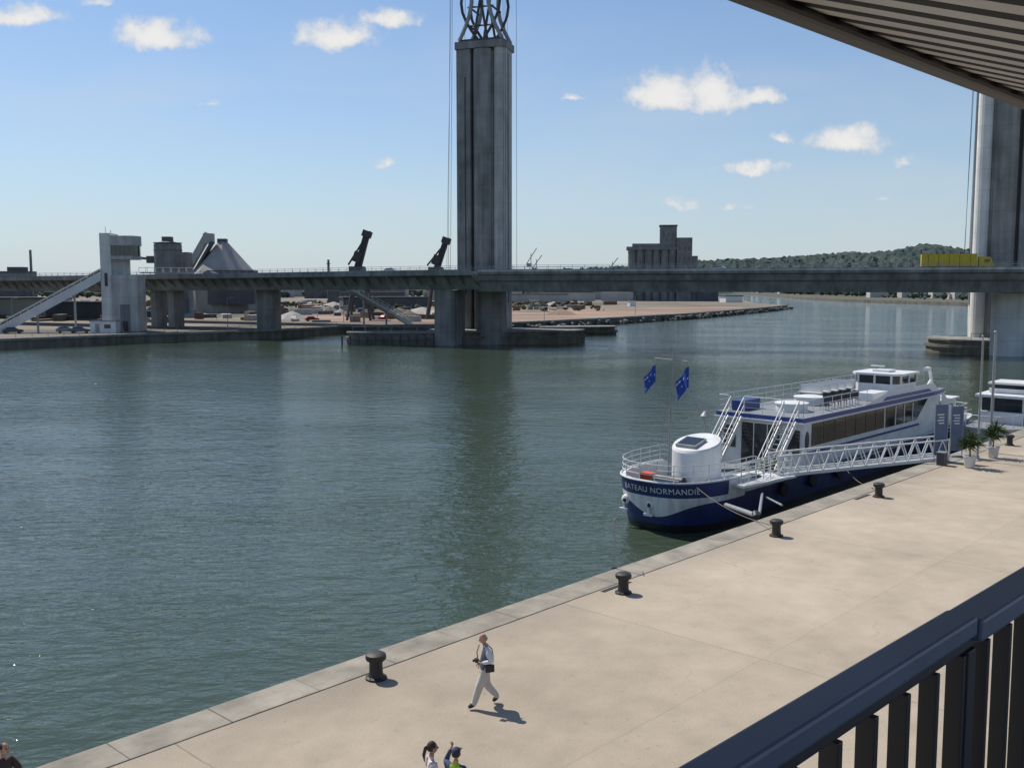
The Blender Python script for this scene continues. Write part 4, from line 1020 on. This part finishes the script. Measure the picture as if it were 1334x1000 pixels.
def skinmesh(name,verts,edges,radii,roots,levels=2):
    me=bpy.data.meshes.new(name+'_sk'); me.from_pydata(verts,edges,[]); o=bpy.data.objects.new(name+'_sk',me); S.collection.objects.link(o)
    md=o.modifiers.new('s','SKIN'); md.branch_smoothing=.6; md.use_smooth_shade=True
    d=me.skin_vertices[0].data
    for i,r_ in enumerate(radii): d[i].radius=(r_,r_) if not isinstance(r_,tuple) else r_; d[i].use_root=(i in roots)
    ss=o.modifiers.new('u','SUBSURF'); ss.levels=levels; ss.render_levels=levels
    dg=bpy.context.evaluated_depsgraph_get(); dg.update(); m2=bpy.data.meshes.new_from_object(o.evaluated_get(dg)); bpy.data.objects.remove(o)
    return m2
def person(name,loc,yaw,J,mt,head_yaw=0,head_pitch=0,hair='short',hairm=hairb,sc=1.0,extra=None,cap=None,rs=1.15):
    e_=empty(name,loc,yaw); e_.scale=(sc,)*3
    names=['pelvis','belly','chest','neck','skull','shL','elL','wrL','shR','elR','wrR','hipL','knL','anL','toL','hipR','knR','anR','toR']
    base=dict(pelvis=(0,0,.93),belly=(.01,0,1.1),chest=(.0,0,1.30),neck=(0,0,1.46),skull=(.015,0,1.56),shL=(0,.17,1.40),elL=(-.02,.23,1.12),wrL=(.06,.23,.87),shR=(0,-.17,1.40),elR=(-.02,-.23,1.12),wrR=(.06,-.23,.87),
      hipL=(0,.095,.88),knL=(.02,.1,.49),anL=(-.01,.1,.09),toL=(.15,.12,.04),hipR=(0,-.095,.88),knR=(.02,-.1,.49),anR=(-.01,-.1,.09),toR=(.15,-.12,.04))
    base.update(J)
    R0=dict(pelvis=.135*rs,belly=.13*rs,chest=.145*rs,neck=.064,skull=.055,shL=.078*rs,elL=.054*rs,wrL=.034,shR=.078*rs,elR=.054*rs,wrR=.034,hipL=.105*rs,knL=.075*rs,anL=.056*rs,toL=.038,hipR=.105*rs,knR=.075*rs,anR=.056*rs,toR=.038)
    ed_=[('pelvis','belly'),('belly','chest'),('chest','neck'),('neck','skull'),('chest','shL'),('shL','elL'),('elL','wrL'),('chest','shR'),('shR','elR'),('elR','wrR'),('pelvis','hipL'),('hipL','knL'),('knL','anL'),('anL','toL'),('pelvis','hipR'),('hipR','knR'),('knR','anR'),('anR','toR')]
    verts=[base[q] for q in names]; edges=[(names.index(a),names.index(c)) for a,c in ed_]
    me=skinmesh(name,verts,edges,[R0[q] for q in names],{0})
    part={'belly':'torso','chest':'torso','neck':'torso','skull':'skin','shL':'sleeve','elL':'sleeve','wrL':'sleeve','shR':'sleeve','elR':'sleeve','wrR':'sleeve','hipL':'leg','knL':'leg','anL':'leg','toL':'shoe','hipR':'leg','knR':'leg','anR':'leg','toR':'shoe'}
    ms=[mt['torso'],mt['sleeve'],mt['leg'],mt['shoe'],skin]; ix={'torso':0,'sleeve':1,'leg':2,'shoe':3,'skin':4}
    me.materials.clear()
    for m_ in ms: me.materials.append(m_)
    for pl in me.polygons:
        c=pl.center; best=9;bp_='torso'
        for a,q in ed_:
            A_=Vector(base[a]);Q_=Vector(base[q]);d=Q_-A_; t=max(0,min(1,(c-A_).dot(d)/d.dot(d))); dist=(c-(A_+d*t)).length/(R0[a]*(1-t)+R0[q]*t)
            if a=='chest' and q in('shL','shR') and t<.75: pp='torso'
            elif a=='pelvis' and c.z>.98*1: pp='torso'
            else: pp=part[q]
            if q=='skull' and c.z<base['neck'][2]+.02: pp='torso'
            if q in('elL','elR') and mt.get('short') and t>.45: pp='skin'
            if q in('wrL','wrR') and mt.get('short'): pp='skin'
            if dist<best: best=dist;bp_=pp
        pl.material_index=ix[bp_]; pl.use_smooth=True
    o=bpy.data.objects.new('body',me); S.collection.objects.link(o); o.parent=e_
    b=MB(); sk=Vector(base['skull']); c=sk+Vector((.015,0,.085)); R=Matrix.Rotation(head_yaw,3,'Z')@Matrix.Rotation(head_pitch,3,'Y')
    def hf_(v):
        x,y,z=v; 
        if z<0: f=1-.35*(-z/.125)**1.5; y*=f; x=x*(1-.15*(-z/.125)) + .012*(-z/.125)
        if x<0: x*=1.08
        return Vector((x,y,z))
    b.ell(c,(.092,.076,.122),skin,20,14,hf_,R)
    def at(x,y,z): return c+R@Vector((x,y,z))
    b.tube(at(.082,0,.018),at(.112,0,-.025),.008,skin,8,r2=.016); b.ell(at(.106,0,-.028),(.014,.016,.011),skin,8,6)
    for s_ in(-1,1):
        b.ell(at(.080,s_*.030,.012),(.012,.014,.009),eye,8,6); b.ell(at(0,s_*.080,-.005),(.022,.012,.034),skin,8,6); b.tube(at(.085,s_*.016,.034),at(.076,s_*.046,.032),.005,hairm,5)
    b.ell(at(.090,0,-.062),(.008,.024,.007),lip,8,5)
    if hair=='short':
        b.ell(at(-.022,0,.012),(.090,.084,.112),hairm,18,12,lambda v: Vector((v.x,v.y,max(v.z,-.06))),R)
    if hair=='bald':
        b.ell(at(-.032,0,-.012),(.076,.082,.07),hairm,16,10,None,R)
    if hair=='pony':
        b.ell(at(-.018,0,.016),(.096,.087,.118),hairm,18,12,lambda v: Vector((v.x,v.y,max(v.z,-.07))),R)
        b.ell(at(-.125,0,.02),(.035,.032,.035),hairm,10,8); 
        b.tube(at(-.135,0,.02),at(-.17,.01,-.12),.034,hairm,10,r2=.03); b.tube(at(-.17,.01,-.12),at(-.155,.01,-.26),.03,hairm,10,r2=.006)
    if cap:
        b.ell(at(-.01,0,.045),(.098,.088,.085),cap,18,10,lambda v: Vector((v.x,v.y,max(v.z,-.005))),R); b.box(at(.11,0,.045),(.09,.12,.012),cap,Mx=R)
    b.build('head',parent=e_,smooth=True,recalc=False)
    for sfx,sg in(('L',1),('R',-1)):
        el_=Vector(base['el'+sfx]);wr=Vector(base['wr'+sfx]); d=(wr-el_).normalized(); side=Vector((0,0,1)).cross(d)
        if side.length<.2: side=Vector((1,0,0))
        side.normalize(); side=side if sg<0 else side
        nrm=d.cross(side).normalized()
        if abs(d.z)>.8: side,nrm=Vector((1,0,0)),Vector((0,-sg,0))
        V=[wr-d*.02,wr+d*.03,wr+d*.075];E=[(0,1),(1,2)];RR=[(.026,.026),(.030,.022),(.034,.018)];roots={0}
        for i,(off_,L) in enumerate([(.030,.072),(.010,.082),(-.010,.076),(-.029,.060)]):
            s0=wr+d*.06+side*off_; s1=wr+d*.095+side*off_*1.1; s2=s1+(d*.8-nrm*.5*1).normalized()*L*.5; s3=s2+(d*.3-nrm*.9).normalized()*L*.5
            i0=len(V); V+=[s0,s1,s2,s3];E+=[(i0,i0+1),(i0+1,i0+2),(i0+2,i0+3)];RR+=[.0095,.0095,.0088,.007];roots.add(i0)
        i0=len(V); V+=[wr+d*.03+side*.02,wr+d*.055+side*.045-nrm*.01,wr+d*.08+side*.055-nrm*.02];E+=[(i0,i0+1),(i0+1,i0+2)];RR+=[.013,.011,.009];roots.add(i0)
        try:
            hm_=skinmesh('h',[tuple(v) for v in V],E,RR,roots,1); hm_.materials.clear(); hm_.materials.append(skin)
            for pl in hm_.polygons: pl.use_smooth=True; pl.material_index=0
            o=bpy.data.objects.new('hand_'+sfx,hm_); S.collection.objects.link(o); o.parent=e_
        except Exception as ex: print('hand',ex)
    if extra: extra(e_)
    return e_
def manbag(e_):
    b=MB()
    b.path([(.12,-.10,1.46),(.20,-.02,1.32),(.20,.06,1.2),(.14,.15,1.1)],.012,black,6)
    b.path([(-.02,-.12,1.50),(-.16,-.02,1.36),(-.17,.08,1.2),(-.06,.21,1.08)],.012,black,6)
    b.box((-.04,.25,1.0),(.20,.08,.16),black); b.box((.24,.10,1.17),(.07,.12,.08),black); b.tube((.27,.10,1.17),(.33,.10,1.17),.03,black,12)
    b.tube((.05,-.07,1.47),(.05,.07,1.47),.02,shirtw,8)
    b.build('bag_and_camera',parent=e_)
person('walking_man',(-.62,22.55,.0),rad(196),
  dict(knL=(.19,.10,.50),anL=(.31,.10,.12),toL=(.45,.11,.06),knR=(-.05,-.10,.48),anR=(-.32,-.10,.16),toR=(-.20,-.11,.045),elL=(-.10,.27,1.16),wrL=(.13,.18,1.12),elR=(-.14,-.27,1.15),wrR=(.04,-.28,.95),chest=(.01,0,1.30),neck=(.02,0,1.46),skull=(.04,0,1.55)),
  dict(torso=vestm,sleeve=shirtw,leg=trou,shoe=shoe),head_yaw=.1,head_pitch=.2,hair='bald',hairm=hairg,extra=manbag,rs=1.38)
person('woman_with_ponytail',(-1.45,17.15,0),rad(20),dict(elL=(.02,.25,1.14),wrL=(.22,.2,1.08)),dict(torso=striped,sleeve=striped,leg=jean,shoe=shoe,short=True),hair='pony',sc=.955)
person('man_in_hiviz_vest',(-1.0,17.0,0),rad(70),dict(elL=(.16,.27,1.40),wrL=(.14,.16,1.66),elR=(.0,-.25,1.14)),dict(torso=hiv,sleeve=jean,leg=jean,shoe=shoe),hair='short',sc=.93,cap=M('cap_navy',(.02,.03,.06),.8))
person('standing_visitor',(-9.15,17.2,0),rad(-15),dict(elL=(.20,.22,1.14),wrL=(.42,.18,1.16)),dict(torso=brown,sleeve=brown,leg=jean,shoe=shoe),hair='short',sc=.93)
